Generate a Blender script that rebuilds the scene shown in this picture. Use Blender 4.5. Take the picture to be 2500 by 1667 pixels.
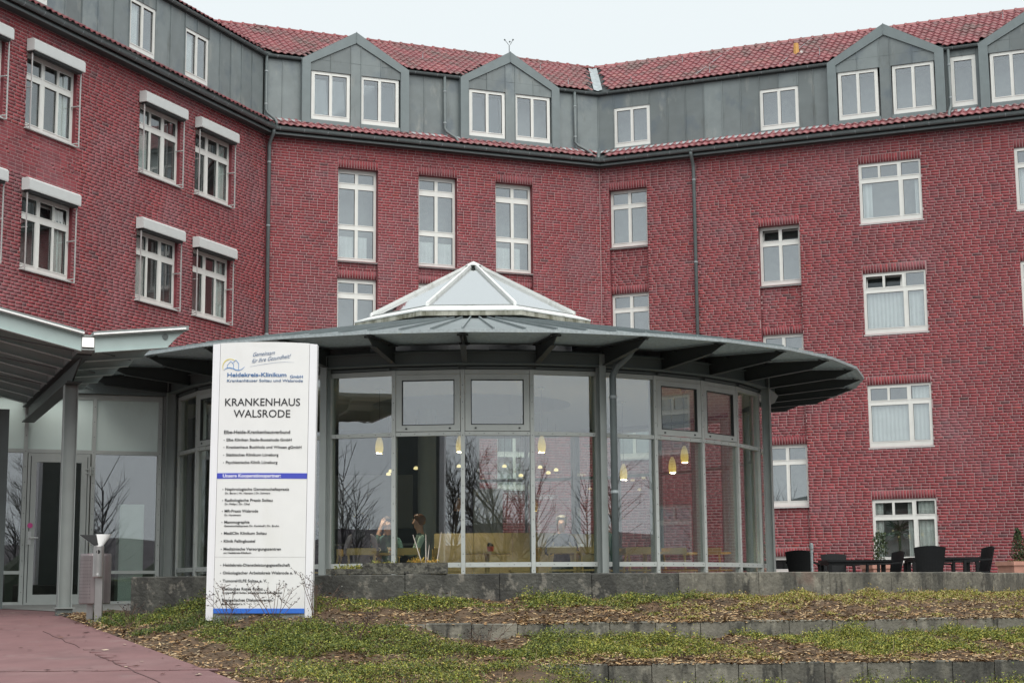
import bpy, bmesh, math, random
import numpy as np
from mathutils import Matrix, Vector
from math import sin, cos, tan, pi, radians, sqrt, atan2
random.seed(7); np.random.seed(7)
scene = bpy.context.scene
for o in list(bpy.data.objects): bpy.data.objects.remove(o)
COL = scene.collection

# ------------------------------------------------------------------ camera
# the eye is the origin of the world; the terrace and the floors lie at z = FL
FL = -0.15
cam = bpy.data.cameras.new('camera'); camo = bpy.data.objects.new('camera', cam); COL.objects.link(camo)
cam.sensor_fit = 'HORIZONTAL'; cam.sensor_width = 36.0; cam.lens = 4005.4 / 2500 * 36
cam.clip_start = 0.1; cam.clip_end = 3000
camo.matrix_world = Matrix.Rotation(pi / 2 + .1513, 4, 'X') @ Matrix.Rotation(-.0084, 4, 'Z')
scene.camera = camo

# ------------------------------------------------------------------ sky: an overcast day
SUN_EL, SUN_AZ = 52, 163            # degrees; azimuth clockwise from +Y, so behind the camera
world = bpy.data.worlds.new('World'); scene.world = world; world.use_nodes = True
nt = world.node_tree; nt.nodes.clear()
wo = nt.nodes.new('ShaderNodeOutputWorld'); bg = nt.nodes.new('ShaderNodeBackground')
sky = nt.nodes.new('ShaderNodeTexSky'); sky.sky_type = 'NISHITA'; sky.sun_disc = False
sky.sun_elevation = radians(SUN_EL); sky.sun_rotation = radians(SUN_AZ)
sky.air_density = 1.0; sky.dust_density = 4.0; sky.ozone_density = 1.0
sc_ = nt.nodes.new('ShaderNodeVectorMath'); sc_.operation = 'SCALE'; sc_.inputs[3].default_value = 0.05
nt.links.new(sky.outputs[0], sc_.inputs[0])
mx = nt.nodes.new('ShaderNodeMixRGB'); mx.inputs[0].default_value = 0.93
nt.links.new(sc_.outputs[0], mx.inputs[1]); mx.inputs[2].default_value = (.455, .489, .498, 1)
nt.links.new(mx.outputs[0], bg.inputs[0]); bg.inputs[1].default_value = 1.0
nt.links.new(bg.outputs[0], wo.inputs[0])
sl = bpy.data.lights.new('sun', 'SUN'); sl.energy = 1.5; sl.angle = radians(60); sl.color = (1, .97, .93)
so = bpy.data.objects.new('sun', sl); COL.objects.link(so); so.location = (0, -20, 40)
az, el = radians(SUN_AZ), radians(SUN_EL)
sd = Vector((sin(az) * cos(el), cos(az) * cos(el), sin(el)))
so.rotation_euler = sd.to_track_quat('Z', 'Y').to_euler()
vs = scene.view_settings
vs.view_transform = 'Standard'; vs.look = 'None'; vs.gamma = 1; vs.exposure = 1.0; vs.use_curve_mapping = False
scene.render.engine = 'CYCLES'
try:
    scene.cycles.max_bounces = 6; scene.cycles.diffuse_bounces = 3; scene.cycles.transparent_max_bounces = 16; scene.cycles.glossy_bounces = 3
    scene.cycles.caustics_reflective = False; scene.cycles.caustics_refractive = False
except Exception: pass

# ------------------------------------------------------------------ materials
M = {}
def mat(name, col, rough=.6, metal=0, var=.12, scale=6, bump=0, bscale=40, attr=None, emit=None, spec=.5,
        stain=None, ssc=2.0, sstretch=(1, 1, 1), slo=.5, shi=.7, coat=0, island=0, orand=0):
    m = bpy.data.materials.new(name); m.use_nodes = True; n = m.node_tree.nodes; l = m.node_tree.links
    b = n['Principled BSDF']; b.inputs['Roughness'].default_value = rough; b.inputs['Metallic'].default_value = metal
    b.inputs['Specular IOR Level'].default_value = spec
    if coat: b.inputs['Coat Weight'].default_value = coat; b.inputs['Coat Roughness'].default_value = .25
    tc = n.new('ShaderNodeTexCoord')
    geo = n.new('ShaderNodeNewGeometry')
    pos = geo.outputs['Position']
    if attr:
        a = n.new('ShaderNodeAttribute'); a.attribute_name = attr; src = a.outputs['Color']
    else:
        r = n.new('ShaderNodeRGB'); r.outputs[0].default_value = (*col, 1); src = r.outputs[0]
    if var:
        nz = n.new('ShaderNodeTexNoise'); nz.inputs['Scale'].default_value = scale; nz.inputs['Detail'].default_value = 5
        l.new(pos, nz.inputs['Vector'])
        mr = n.new('ShaderNodeMapRange'); mr.inputs[1].default_value = .25; mr.inputs[2].default_value = .75
        mr.inputs[3].default_value = 1 - var; mr.inputs[4].default_value = 1 + var; l.new(nz.outputs[0], mr.inputs[0])
        v = n.new('ShaderNodeVectorMath'); v.operation = 'SCALE'; l.new(src, v.inputs[0]); l.new(mr.outputs[0], v.inputs[3]); src = v.outputs[0]
    if island:
        mr = n.new('ShaderNodeMapRange'); mr.inputs[3].default_value = 1 - island; mr.inputs[4].default_value = 1 + island
        l.new(geo.outputs['Random Per Island'], mr.inputs[0])
        v = n.new('ShaderNodeVectorMath'); v.operation = 'SCALE'; l.new(src, v.inputs[0]); l.new(mr.outputs[0], v.inputs[3]); src = v.outputs[0]
    if orand:
        oi = n.new('ShaderNodeObjectInfo'); mr = n.new('ShaderNodeMapRange'); mr.inputs[3].default_value = 1 - orand; mr.inputs[4].default_value = 1 + orand
        l.new(oi.outputs['Random'], mr.inputs[0])
        v = n.new('ShaderNodeVectorMath'); v.operation = 'SCALE'; l.new(src, v.inputs[0]); l.new(mr.outputs[0], v.inputs[3]); src = v.outputs[0]
    if stain:
        for (scol, sc2, st, lo, hi, amt) in stain:
            mp = n.new('ShaderNodeMapping'); mp.inputs['Scale'].default_value = st; l.new(pos, mp.inputs[0])
            nz = n.new('ShaderNodeTexNoise'); nz.inputs['Scale'].default_value = sc2; nz.inputs['Detail'].default_value = 7; nz.inputs['Roughness'].default_value = .62
            l.new(mp.outputs[0], nz.inputs['Vector'])
            cr = n.new('ShaderNodeMapRange'); cr.inputs[1].default_value = lo; cr.inputs[2].default_value = hi; cr.inputs[3].default_value = 0; cr.inputs[4].default_value = amt
            l.new(nz.outputs[0], cr.inputs[0])
            mxn = n.new('ShaderNodeMixRGB'); l.new(cr.outputs[0], mxn.inputs[0]); l.new(src, mxn.inputs[1]); mxn.inputs[2].default_value = (*scol, 1); src = mxn.outputs[0]
    l.new(src, b.inputs['Base Color'])
    if bump:
        nz = n.new('ShaderNodeTexNoise'); nz.inputs['Scale'].default_value = bscale; nz.inputs['Detail'].default_value = 4; l.new(pos, nz.inputs['Vector'])
        bp = n.new('ShaderNodeBump'); bp.inputs['Strength'].default_value = bump; bp.inputs['Distance'].default_value = .02
        l.new(nz.outputs[0], bp.inputs['Height']); l.new(bp.outputs[0], b.inputs['Normal'])
    if emit:
        b.inputs['Emission Color'].default_value = (*emit[0], 1); b.inputs['Emission Strength'].default_value = emit[1]
    M[name] = m; return m
def glass(name, tint, refl, rough=0.0, gtint=(.93, .94, .97)):
    m = bpy.data.materials.new(name); m.use_nodes = True; n = m.node_tree.nodes; l = m.node_tree.links; n.clear()
    o = n.new('ShaderNodeOutputMaterial'); t = n.new('ShaderNodeBsdfTransparent'); t.inputs[0].default_value = (*tint, 1)
    g = n.new('ShaderNodeBsdfGlossy'); g.inputs['Roughness'].default_value = rough; g.inputs[0].default_value = (*gtint, 1)
    lw = n.new('ShaderNodeLayerWeight'); lw.inputs[0].default_value = .5
    pw = n.new('ShaderNodeMath'); pw.operation = 'POWER'; pw.inputs[1].default_value = 5; l.new(lw.outputs['Facing'], pw.inputs[0])
    mr = n.new('ShaderNodeMapRange'); mr.inputs[1].default_value = 0; mr.inputs[2].default_value = 1; mr.inputs[3].default_value = refl; mr.inputs[4].default_value = .9
    l.new(pw.outputs[0], mr.inputs[0])
    mxs = n.new('ShaderNodeMixShader'); l.new(mr.outputs[0], mxs.inputs[0]); l.new(t.outputs[0], mxs.inputs[1]); l.new(g.outputs[0], mxs.inputs[2])
    l.new(mxs.outputs[0], o.inputs[0]); M[name] = m; return m

GRIME = ((.05, .05, .04), 9, (1, 1, 1), .58, .75, .5)
mat('brick', (0, 0, 0), .72, attr='bc', var=.16, scale=14, spec=.35, stain=[((.27, .14, .16), .55, (1, 1, 1), .48, .70, .5), ((.09, .04, .048), .8, (1, 1, .35), .50, .70, .45), ((.34, .05, .05), 1.7, (1, 1, 1), .56, .72, .35)])
mat('reveal_brick', (.20, .042, .052), .8, var=.25, scale=9)
mat('mortar', (.40, .265, .265), .9, var=.12, scale=8, stain=[((.24, .13, .135), 1.2, (1, 1, 1), .5, .72, .5)])
mat('tile', (0, 0, 0), .38, attr='bc', var=.10, scale=9, spec=.55, stain=[((.085, .07, .06), 1.1, (1, 1, 1), .48, .66, .7), ((.16, .14, .10), 14, (1, 1, 1), .60, .70, .5)])
mat('zinc', (.175, .203, .205), .48, var=.10, scale=3, spec=.5, orand=.22, stain=[((.33, .34, .31), 3.0, (1, 1, .3), .58, .72, .6), ((.10, .13, .16), 1.6, (1, 1, .8), .52, .68, .6), ((.085, .09, .08), 4, (1, 1, .25), .60, .74, .5)])
mat('zinc_trim', (.172, .208, .213), .5, var=.08, scale=4, spec=.5, stain=[((.24, .27, .28), 3, (1, 1, .4), .58, .8, .4)])
mat('gutter', (.125, .15, .152), .42, var=.10, scale=5, spec=.5, stain=[((.28, .31, .31), 6, (1, 1, 1), .6, .8, .4)])
mat('dark_board', (.045, .055, .055), .6, var=.1)
mat('lead', (.33, .37, .38), .55, var=.2, scale=7)
mat('white_frame', (.74, .745, .71), .38, var=.04, scale=5, stain=[((.42, .41, .36), 5, (1, 1, .5), .60, .85, .35)])
mat('sill', (.55, .56, .55), .4, var=.05)
mat('gasket', (.03, .035, .035), .6, var=0)
mat('shutter', (.60, .625, .615), .42, var=.03, stain=[((.45, .47, .45), 4, (1, 1, .3), .6, .85, .3)])
mat('alu', (.55, .56, .55), .35, metal=.3, var=.05)
mat('room', (.40, .405, .40), .9, var=.1)
mat('curtain', (.82, .84, .82), .9, var=.1, scale=3)
mat('steel', (.26, .285, .275), .45, var=.08, scale=4, spec=.5, stain=[((.14, .15, .14), 3, (1, 1, .4), .55, .8, .4)])
mat('steel_dark', (.11, .13, .127), .5, var=.08, scale=4)
mat('canopy_steel', (.37, .455, .44), .5, var=.08, scale=4)
mat('steel_black', (.03, .035, .034), .5, var=.1)
mat('alu_frame', (.44, .465, .445), .42, var=.06, scale=5, spec=.5, stain=[((.2, .21, .19), 5, (1, 1, .5), .58, .8, .35)])
mat('galv', (.36, .44, .46), .5, var=.22, scale=22, spec=.45)
mat('galv_rim', (.32, .365, .375), .45, var=.25, scale=30)
mat('roof_zinc', (.17, .20, .205), .40, var=.10, scale=2.5, stain=[((.30, .33, .33), 1.6, (1, 1, 1), .55, .8, .5)])
mat('skylight_frame', (.74, .76, .74), .45, var=.06, stain=[((.20, .20, .14), 5, (1, 1, .4), .55, .75, .6)])
mat('mossy_edge', (.40, .40, .34), .8, var=.2, stain=[((.09, .09, .05), 7, (1, 1, .25), .42, .62, .9)])
CS = [((.055, .055, .048), 1.7, (1, 1, .35), .50, .60, .85), ((.03, .03, .027), 5.5, (1, 1, .22), .54, .62, .8), ((.28, .265, .215), 6.5, (1, 1, .55), .55, .64, .65), ((.19, .10, .08), 1.1, (1, 1, 1), .60, .68, .5), ((.62, .62, .57), 30, (1, 1, 1), .70, .73, .8)]
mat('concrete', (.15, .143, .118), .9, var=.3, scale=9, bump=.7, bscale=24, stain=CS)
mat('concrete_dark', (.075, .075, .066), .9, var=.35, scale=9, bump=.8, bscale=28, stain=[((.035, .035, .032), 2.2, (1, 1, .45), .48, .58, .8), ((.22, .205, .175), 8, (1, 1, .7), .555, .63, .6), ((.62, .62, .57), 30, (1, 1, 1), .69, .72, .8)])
mat('stone', (.12, .118, .10), .95, var=.5, scale=20, bump=1.0, bscale=30, stain=[((.03, .03, .028), 22, (1, 1, 1), .48, .58, .8)])
mat('sign_white', (.77, .78, .77), .32, var=.02, spec=.5, stain=[((.62, .62, .56), 3.5, (1, 1, .25), .58, .8, .3)])
mat('sign_post', (.80, .81, .83), .3, var=.015, spec=.5)
mat('ink', (.02, .022, .025), .5, var=0)
mat('ink_blue', (.06, .16, .36), .5, var=0)
mat('ink_grey', (.10, .17, .30), .5, var=0)
mat('logo_blue', (.10, .26, .55), .5, var=0)
mat('logo_yellow', (.78, .66, .14), .5, var=0)
mat('band_blue', (.055, .075, .48), .4, var=.02)
mat('band_sky', (.04, .17, .66), .4, var=.02)
mat('ink_white', (.85, .86, .88), .5, var=0)
mat('stainless', (.42, .41, .40), .3, metal=.85, var=.12, scale=7)
mat('stainless_brown', (.27, .235, .235), .38, metal=.75, var=.12, scale=5)
mat('black_hole', (.012, .012, .012), .8, var=0)
mat('pink', (.65, .08, .30), .5, var=0)
mat('paver', (.19, .10, .10), .82, var=.13, scale=3, bump=.15, bscale=80, stain=[((.25, .165, .16), .9, (1, 1, 1), .52, .70, .5), ((.10, .055, .056), 1.6, (1, 1, 1), .55, .70, .5), ((.27, .22, .205), 4, (.5, 1, 1), .60, .70, .35)])
mat('joint', (.09, .045, .045), .9, var=.2)
mat('flag', (.24, .24, .228), .9, var=.15, scale=5)
mat('asphalt', (.10, .10, .098), .9, var=.2, scale=4)
mat('soil', (.11, .068, .038), .95, var=.4, scale=14, bump=.8, bscale=40, stain=[((.05, .04, .025), 5, (1, 1, 1), .45, .65, .7)])
mat('chips', (.30, .185, .095), .85, attr='bc', var=.2, scale=10)
mat('leafy', (0, 0, 0), .55, attr='bc', var=.2, scale=12, spec=.4)
mat('twig', (.12, .075, .055), .85, var=.25, scale=20)
mat('dry_stem', (.50, .45, .40), .8, var=.2, scale=20)
mat('bark', (.075, .062, .05), .9, var=.3, scale=12)
mat('wood_far', (.075, .066, .072), .9, var=.4, scale=1.2)
mat('hedge', (.03, .042, .022), .8, var=.4, scale=5)
mat('black_plastic', (.012, .013, .014), .6, var=.2, scale=30, spec=.2)
mat('terracotta', (.48, .25, .19), .8, var=.15, scale=8)
mat('floor_tile', (.28, .27, .25), .5, var=.1, scale=2)
mat('ceiling', (.42, .43, .44), .9, var=.03)
mat('inner_wall', (.30, .30, .28), .9, var=.05)
mat('dark_inner', (.06, .062, .06), .7, var=.15)
mat('tan', (.44, .34, .17), .6, var=.12, scale=3)
mat('wood', (.50, .34, .12), .5, var=.15, scale=7)
mat('column', (.42, .46, .47), .5, var=.03)
mat('cup', (.8, .8, .78), .3, var=0)
mat('redpot', (.45, .08, .05), .6, var=.1)
mat('skin', (.52, .30, .22), .6, var=.05)
mat('hair_black', (.012, .010, .010), .5, var=.2, scale=60)
mat('hair_brown', (.05, .028, .018), .5, var=.2, scale=60)
mat('hair_red', (.16, .065, .03), .55, var=.2, scale=60)
mat('hair_grey', (.25, .23, .2), .6, var=.2, scale=60)
mat('top_lilac', (.36, .30, .32), .9, var=.1)
mat('top_green', (.10, .15, .135), .85, var=.15)
mat('top_mint', (.42, .55, .47), .85, var=.1)
mat('top_black', (.015, .016, .019), .8, var=.1)
mat('top_teal', (.06, .13, .12), .85, var=.15)
mat('trousers', (.02, .022, .03), .85, var=.1)
mat('orange', (.55, .30, .08), .6, var=.2, scale=20)
mat('light_tube', (.9, .9, .85), .4, var=0, emit=((1, .98, .92), .28))
mat('ceiling_lamp', (.9, .8, .6), .4, var=0, emit=((1, .78, .45), .6))
mat('spot', (.9, .8, .5), .4, var=0, emit=((1, .80, .40), .7))
mat('white_wall', (.62, .63, .58), .8, var=.05)
glass('pane', (.89, .93, .90), .17, 0.0, (.93, .92, .98))
glass('win_glass', (.90, .93, .93), .21)
glass('court_glass', (.85, .88, .87), .13)
glass('clear_glass', (.7, .75, .75), .05)
glass('sky_glass', (.5, .55, .56), .78, .02, (.97, .98, .98))
glass('green_glass', (.55, .62, .60), .26, .10, (.9, .97, .94))
# frosted light-green spandrel glass
mat('spandrel', (.58, .68, .635), .25, var=.05, scale=1.5, spec=.8, coat=.4, stain=[((.40, .46, .42), 1.3, (1, 1, .5), .5, .75, .6)])
m = mat('sheet', (.34, .365, .36), .5, var=.04)
n = m.node_tree.nodes; l = m.node_tree.links; tr_ = n.new('ShaderNodeBsdfTranslucent'); tr_.inputs[0].default_value = (.25, .28, .275, 1); ms_ = n.new('ShaderNodeMixShader'); ms_.inputs[0].default_value = .35
l.new(n['Principled BSDF'].outputs[0], ms_.inputs[1]); l.new(tr_.outputs[0], ms_.inputs[2]); l.new(ms_.outputs[0], n['Material Output'].inputs[0])
# pendant glass: the bulb sits low, so the shade glows most there
m = mat('pendant', (.8, .72, .5), .4, var=0)
n = m.node_tree.nodes; l = m.node_tree.links
tc = n.new('ShaderNodeTexCoord'); sx = n.new('ShaderNodeSeparateXYZ'); l.new(tc.outputs['Generated'], sx.inputs[0])
cr = n.new('ShaderNodeValToRGB'); cr.color_ramp.elements[0].position = .0; cr.color_ramp.elements[0].color = (1, .66, .06, 1)
cr.color_ramp.elements[1].position = .85; cr.color_ramp.elements[1].color = (.42, .30, .13, 1)
l.new(sx.outputs[2], cr.inputs[0]); l.new(cr.outputs[0], n['Principled BSDF'].inputs['Emission Color']); n['Principled BSDF'].inputs['Emission Strength'].default_value = .36

# ------------------------------------------------------------------ scene helpers
def tag(o, label=None, cat=None, group=None, kind=None):
    if label: o['label'] = label
    if cat: o['category'] = cat
    if group: o['group'] = group
    if kind: o['kind'] = kind
    return o
def link(name, me, mats, parent=None, loc=None, rot=None):
    o = bpy.data.objects.new(name, me); COL.objects.link(o)
    if me is not None and mats:
        if not len(me.materials):
            for k in (mats if isinstance(mats, (list, tuple)) else [mats]): me.materials.append(M[k])
    if parent is not None:
        o.parent = parent
        if parent.get('_world') is not None:      # parts of a world-built thing keep world coordinates
            o.matrix_parent_inverse = Matrix.Translation(-Vector(parent.location))
    if loc is not None: o.location = loc
    if rot is not None: o.rotation_euler = rot
    return o
WORLD_ROOTS = []
def thing(name, label, cat, loc=(0, 0, 0), rotz=0, group=None, world=False, rot=None):
    o = bpy.data.objects.new(name, None); COL.objects.link(o); o.location = loc
    o.rotation_euler = rot if rot else (0, 0, rotz); o.empty_display_size = .2
    if world: o['_world'] = 1; WORLD_ROOTS.append(o)
    return tag(o, label, cat, group)

class MB:
    def __init__(s): s.v = []; s.f = []; s.m = []; s.c = None
    def add(s, vs, fs, mi=0):
        k = len(s.v); s.v += [tuple(p) for p in vs]; s.f += [tuple(i + k for i in f) for f in fs]; s.m += [mi] * len(fs)
    def quad(s, a, b, c, d, mi=0): s.add([a, b, c, d], [(0, 1, 2, 3)], mi)
    def hexa(s, p, mi=0):   # 8 points: bottom 4 (ccw), top 4
        s.add(p, [(3, 2, 1, 0), (4, 5, 6, 7), (0, 1, 5, 4), (1, 2, 6, 5), (2, 3, 7, 6), (3, 0, 4, 7)], mi)
    def box(s, x0, x1, y0, y1, z0, z1, mi=0, P=None):
        P = P or (lambda a, b, c: (a, b, c))
        s.hexa([P(x0, y0, z0), P(x1, y0, z0), P(x1, y1, z0), P(x0, y1, z0), P(x0, y0, z1), P(x1, y0, z1), P(x1, y1, z1), P(x0, y1, z1)], mi)
    def tube(s, pts, r, n=8, mi=0, cap=True):
        pts = [Vector(p) for p in pts]; rings = []
        rr = r if isinstance(r, (list, tuple)) else [r] * len(pts)
        up = Vector((0, 0, 1)); prev = None
        for i, p in enumerate(pts):
            d = (pts[min(i + 1, len(pts) - 1)] - pts[max(i - 1, 0)]).normalized()
            a = prev if prev is not None else (up.cross(d) if abs(d.z) < .95 else Vector((1, 0, 0)))
            a = (a - d * a.dot(d)).normalized(); prev = a; b = d.cross(a)
            rings.append([p + (a * cos(2 * pi * k / n) + b * sin(2 * pi * k / n)) * rr[i] for k in range(n)])
        k0 = len(s.v)
        for g in rings: s.v += [tuple(q) for q in g]
        for i in range(len(rings) - 1):
            for k in range(n):
                s.f.append((k0 + i * n + k, k0 + i * n + (k + 1) % n, k0 + (i + 1) * n + (k + 1) % n, k0 + (i + 1) * n + k)); s.m.append(mi)
        if cap:
            s.f.append(tuple(k0 + k for k in range(n))[::-1]); s.m.append(mi)
            s.f.append(tuple(k0 + (len(rings) - 1) * n + k for k in range(n))); s.m.append(mi)
    def lathe(s, prof, n=16, c=(0, 0, 0), mi=0, squash=1):
        k0 = len(s.v)
        for (r, z) in prof:
            for k in range(n): s.v.append((c[0] + r * cos(2 * pi * k / n), c[1] + squash * r * sin(2 * pi * k / n), c[2] + z))
        for i in range(len(prof) - 1):
            for k in range(n):
                s.f.append((k0 + i * n + k, k0 + i * n + (k + 1) % n, k0 + (i + 1) * n + (k + 1) % n, k0 + (i + 1) * n + k)); s.m.append(mi)
        s.f.append(tuple(k0 + k for k in range(n))[::-1]); s.m.append(mi)
        s.f.append(tuple(k0 + (len(prof) - 1) * n + k for k in range(n))); s.m.append(mi)
    def prism(s, poly, P, t0, t1, mi=0):   # poly in (a,b); P(a,b,t)
        n = len(poly); k0 = len(s.v)
        s.v += [tuple(P(a, b, t0)) for a, b in poly] + [tuple(P(a, b, t1)) for a, b in poly]
        s.f.append(tuple(k0 + i for i in range(n))); s.f.append(tuple(k0 + n + i for i in reversed(range(n))))
        for i in range(n): s.f.append((k0 + i, k0 + n + i, k0 + n + (i + 1) % n, k0 + (i + 1) % n))
        s.m += [mi] * (n + 2)
    def mesh(s, name, smooth=False):
        me = bpy.data.meshes.new(name); me.from_pydata(s.v, [], s.f); me.update()
        if any(s.m): me.polygons.foreach_set('material_index', s.m)
        bm = bmesh.new(); bm.from_mesh(me); bmesh.ops.recalc_face_normals(bm, faces=bm.faces); bm.to_mesh(me); bm.free()
        if smooth:
            for p in me.polygons: p.use_smooth = True
        return me
    def build(s, name, mats, parent=None, smooth=False, **k): return link(name, s.mesh(name, smooth), mats, parent, **k)
def struct(o): o['kind'] = 'structure'; return o
def quads_mesh(name, V, cols=None):
    """V: (N,4,3) array of separate quads, cols (N,3)"""
    N = len(V); me = bpy.data.meshes.new(name)
    me.vertices.add(N * 4); me.vertices.foreach_set('co', V.astype(np.float32).ravel())
    me.loops.add(N * 4); me.loops.foreach_set('vertex_index', np.arange(N * 4, dtype=np.int32))
    me.polygons.add(N); me.polygons.foreach_set('loop_start', np.arange(0, N * 4, 4, dtype=np.int32))
    try: me.polygons.foreach_set('loop_total', np.full(N, 4, dtype=np.int32))
    except Exception: pass
    me.update(calc_edges=True)
    if cols is not None:
        at = me.attributes.new('bc', 'FLOAT_COLOR', 'POINT'); c = np.ones((N, 4, 4), np.float32); c[:, :, :3] = cols[:, None, :]
        at.data.foreach_set('color', c.ravel())
    return me
def poly_mesh(name, V, faces, cols=None):
    """V: (N,k,3) copies of one template with shared face list"""
    N, k, _ = V.shape; F = np.array([f for f in faces], np.int32)
    F = (F[None] + (np.arange(N) * k)[:, None, None]).reshape(-1, F.shape[1])
    me = bpy.data.meshes.new(name); nf = len(F); w = F.shape[1]
    me.vertices.add(N * k); me.vertices.foreach_set('co', V.astype(np.float32).ravel())
    me.loops.add(nf * w); me.loops.foreach_set('vertex_index', F.ravel())
    me.polygons.add(nf); me.polygons.foreach_set('loop_start', np.arange(0, nf * w, w, dtype=np.int32))
    try: me.polygons.foreach_set('loop_total', np.full(nf, w, dtype=np.int32))
    except Exception: pass
    me.update(calc_edges=True)
    if cols is not None:
        at = me.attributes.new('bc', 'FLOAT_COLOR', 'POINT'); c = np.ones((N, k, 4), np.float32); c[:, :, :3] = cols[:, None, :]
        at.data.foreach_set('color', c.ravel())
    return me
BOXF = [(3, 2, 1, 0), (4, 5, 6, 7), (0, 1, 5, 4), (1, 2, 6, 5), (2, 3, 7, 6), (3, 0, 4, 7)]

class Fr:   # a wall's frame: s along the wall (rightwards), o out of the wall towards the viewer, z up
    def __init__(s, x, y, deg):
        s.x, s.y, s.a = x, y, radians(deg); s.dx, s.dy = cos(s.a), sin(s.a); s.nx, s.ny = sin(s.a), -cos(s.a)
    def __call__(s, a, o, z): return (s.x + a * s.dx + o * s.nx, s.y + a * s.dy + o * s.ny, z)

# ================================================================== ground
g = MB(); g.quad((-500, -500, -1.74), (500, -500, -1.74), (500, 500, -1.74), (-500, 500, -1.74))
struct(g.build('ground', 'asphalt'))
W1C, W1R = (-1.6, 29.6), 10.6                    # the upper retaining wall is an arc about this centre
def PZ(y):                                        # the ramped path: steeper below, easing off before the door
    y = min(max(y, 0), 24.6)
    return FL - .0276 * (24.6 - y) if y > 20.5 else FL - .1132 - .07 * (20.5 - y)
E22 = Fr(-5.6, 26.15, 22.5)                       # the entrance front

# terrace floor: everything behind the upper wall, up to and under the buildings
t = MB(); pts = []
for k in range(0, 41):
    a = radians(-15 + (86 + 15) * k / 40); pts.append((W1C[0] + (W1R - .05) * sin(a), W1C[1] - (W1R - .05) * cos(a)))
outer = [(-30, 75), (-30, 24.58), (-4.35, 24.58), (-4.35, pts[0][1] + .3)] + pts + [(45, 30), (45, 75)]
t.v = [(x, y, FL) for x, y in outer] + [(x, y, -1.74) for x, y in outer]; n = len(outer)
t.f = [tuple(range(n))] + [(i, (i + 1) % n, n + (i + 1) % n, n + i) for i in range(n)]; t.m = [0] * (n + 1)
struct(t.build('terrace', 'flag'))
# path: red pavers on a ramp leading to the door
pe = lambda y: -4.81 + (18.97 - y) * .494         # its right edge
p = MB(); ys = [-6, 0, 4, 8, 11, 12.5, 14, 16, 18, 20, 20.5, 22, 23.1, 24.6]
for a, b in zip(ys[:-1], ys[1:]):
    za, zb = PZ(a) + .012, PZ(b) + .012
    p.quad((pe(a) - 11, a, za), (pe(a), a, za), (pe(b), b, zb), (pe(b) - 11, b, zb))
for a, b in ((20.6, 22), (22, 24.6)): p.quad((pe(a) - .4, a, PZ(a) + .0105), (-4.35, a, PZ(a) + .0105), (-4.35, b, PZ(b) + .0105), (pe(b) - .4, b, PZ(b) + .0105))
p.quad((pe(0), 0, PZ(0)), (pe(24.6), 24.6, PZ(24.6)), (pe(24.6), 24.6, -1.7), (pe(0), 0, -1.7))
path = struct(p.build('path', 'paver'))
# the pavers whose joints show, proud of the worn surface
pm = MB()
pw, pl = .20, .10
poly = [(-.10, -.05), (-.02, -.05), (.02, -.065), (.10, -.065), (.10, .035), (.02, .035), (-.02, .05), (-.10, .05)]
for e in range(2):
    off = .006 * e
    pm.v = []; pm.f = []; pm.m = []
    pm.prism(poly, lambda a, b, t: (a, b, t), -.02, .004)
    if e == 0: pmesh0 = pm.mesh('paver')
    break
pmesh0.materials.append(M['paver'])
jn = MB()
rowy = 14.75
px0 = pe(rowy) - 3.0
for i in range(15):
    x = px0 + i * .215
    y = rowy + .01 * sin(i)
    o = link('paver', pmesh0, None, path, loc=(x, y, PZ(y) + .011), rot=(.07, 0, random.uniform(-.03, .03)))
for i in range(7):
    y = 15.1 + i * .24; x = pe(y) - .62
    o = link('paver', pmesh0, None, path, loc=(x, y, PZ(y) + .011), rot=(.07, 0, pi / 2 + .42 + random.uniform(-.05, .05)))
# dark open joints: thin strips set in the surface
jn = MB()
def jstrip(pl_, w=.006):
    for (x0, y0), (x1, y1) in zip(pl_[:-1], pl_[1:]):
        d = Vector((x1 - x0, y1 - y0)); d.normalize(); nx, ny = -d.y * w, d.x * w
        z0, z1 = PZ(y0) + .0165, PZ(y1) + .0165
        jn.hexa([(x0 - nx, y0 - ny, z0 - .01), (x1 - nx, y1 - ny, z1 - .01), (x1 + nx, y1 + ny, z1 - .01), (x0 + nx, y0 + ny, z0 - .01), (x0 - nx, y0 - ny, z0), (x1 - nx, y1 - ny, z1), (x1 + nx, y1 + ny, z1), (x0 + nx, y0 + ny, z0)])
L_ = [(pe(y) - .66 + .02 * sin(y * 9), y) for y in np.arange(13.4, 18.6, .3)]
jstrip([q for q in L_ if q[1] < 16.2]); jstrip([q for q in L_ if 16.7 < q[1]], .004)
jstrip([(px0 - 1.4 + .25 * i, rowy - .075 + (.05 if i % 2 else 0)) for i in range(20)])
jn.build('paver_joint', 'joint', path)
# a concrete apron before the door, level with it
a_ = MB(); ap = [(-16, 24.3), (-9.0, 23.9), (-7.4, 23.5), (-6.2, 22.2), (-5.2, 21.05), (-4.4, 20.7)]
for (xa, ya), (xb, yb) in zip(ap[:-1], ap[1:]):
    a_.quad((xa, ya, PZ(ya) + .017), (xb, yb, PZ(yb) + .017), (xb, 24.59, FL + .017), (xa, 24.59, FL + .017))
a_.quad((-16, 24.59, FL + .017), (-4.4, 24.59, FL + .017), (-4.4, 26.6, FL + .017), (-16, 26.6, FL + .017))
struct(a_.build('door_apron', 'flag'))

# ================================================================== the brick hospital
C1 = (-7.169, 46.806); C2 = (2.837, 50.951); LM = 10.8305; T22 = tan(radians(22.5))
FL_, FM, FR_ = Fr(*C1, 67.5), Fr(*C1, 22.5), Fr(*C2, -22.5)
LS0, RS1 = -15.0, 17.0
ZT = 13.33
hosp = thing('hospital_building', 'long red brick hospital with grey metal attic storey and red tiled roof', 'building', (2, 52, FL), world=True)

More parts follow.
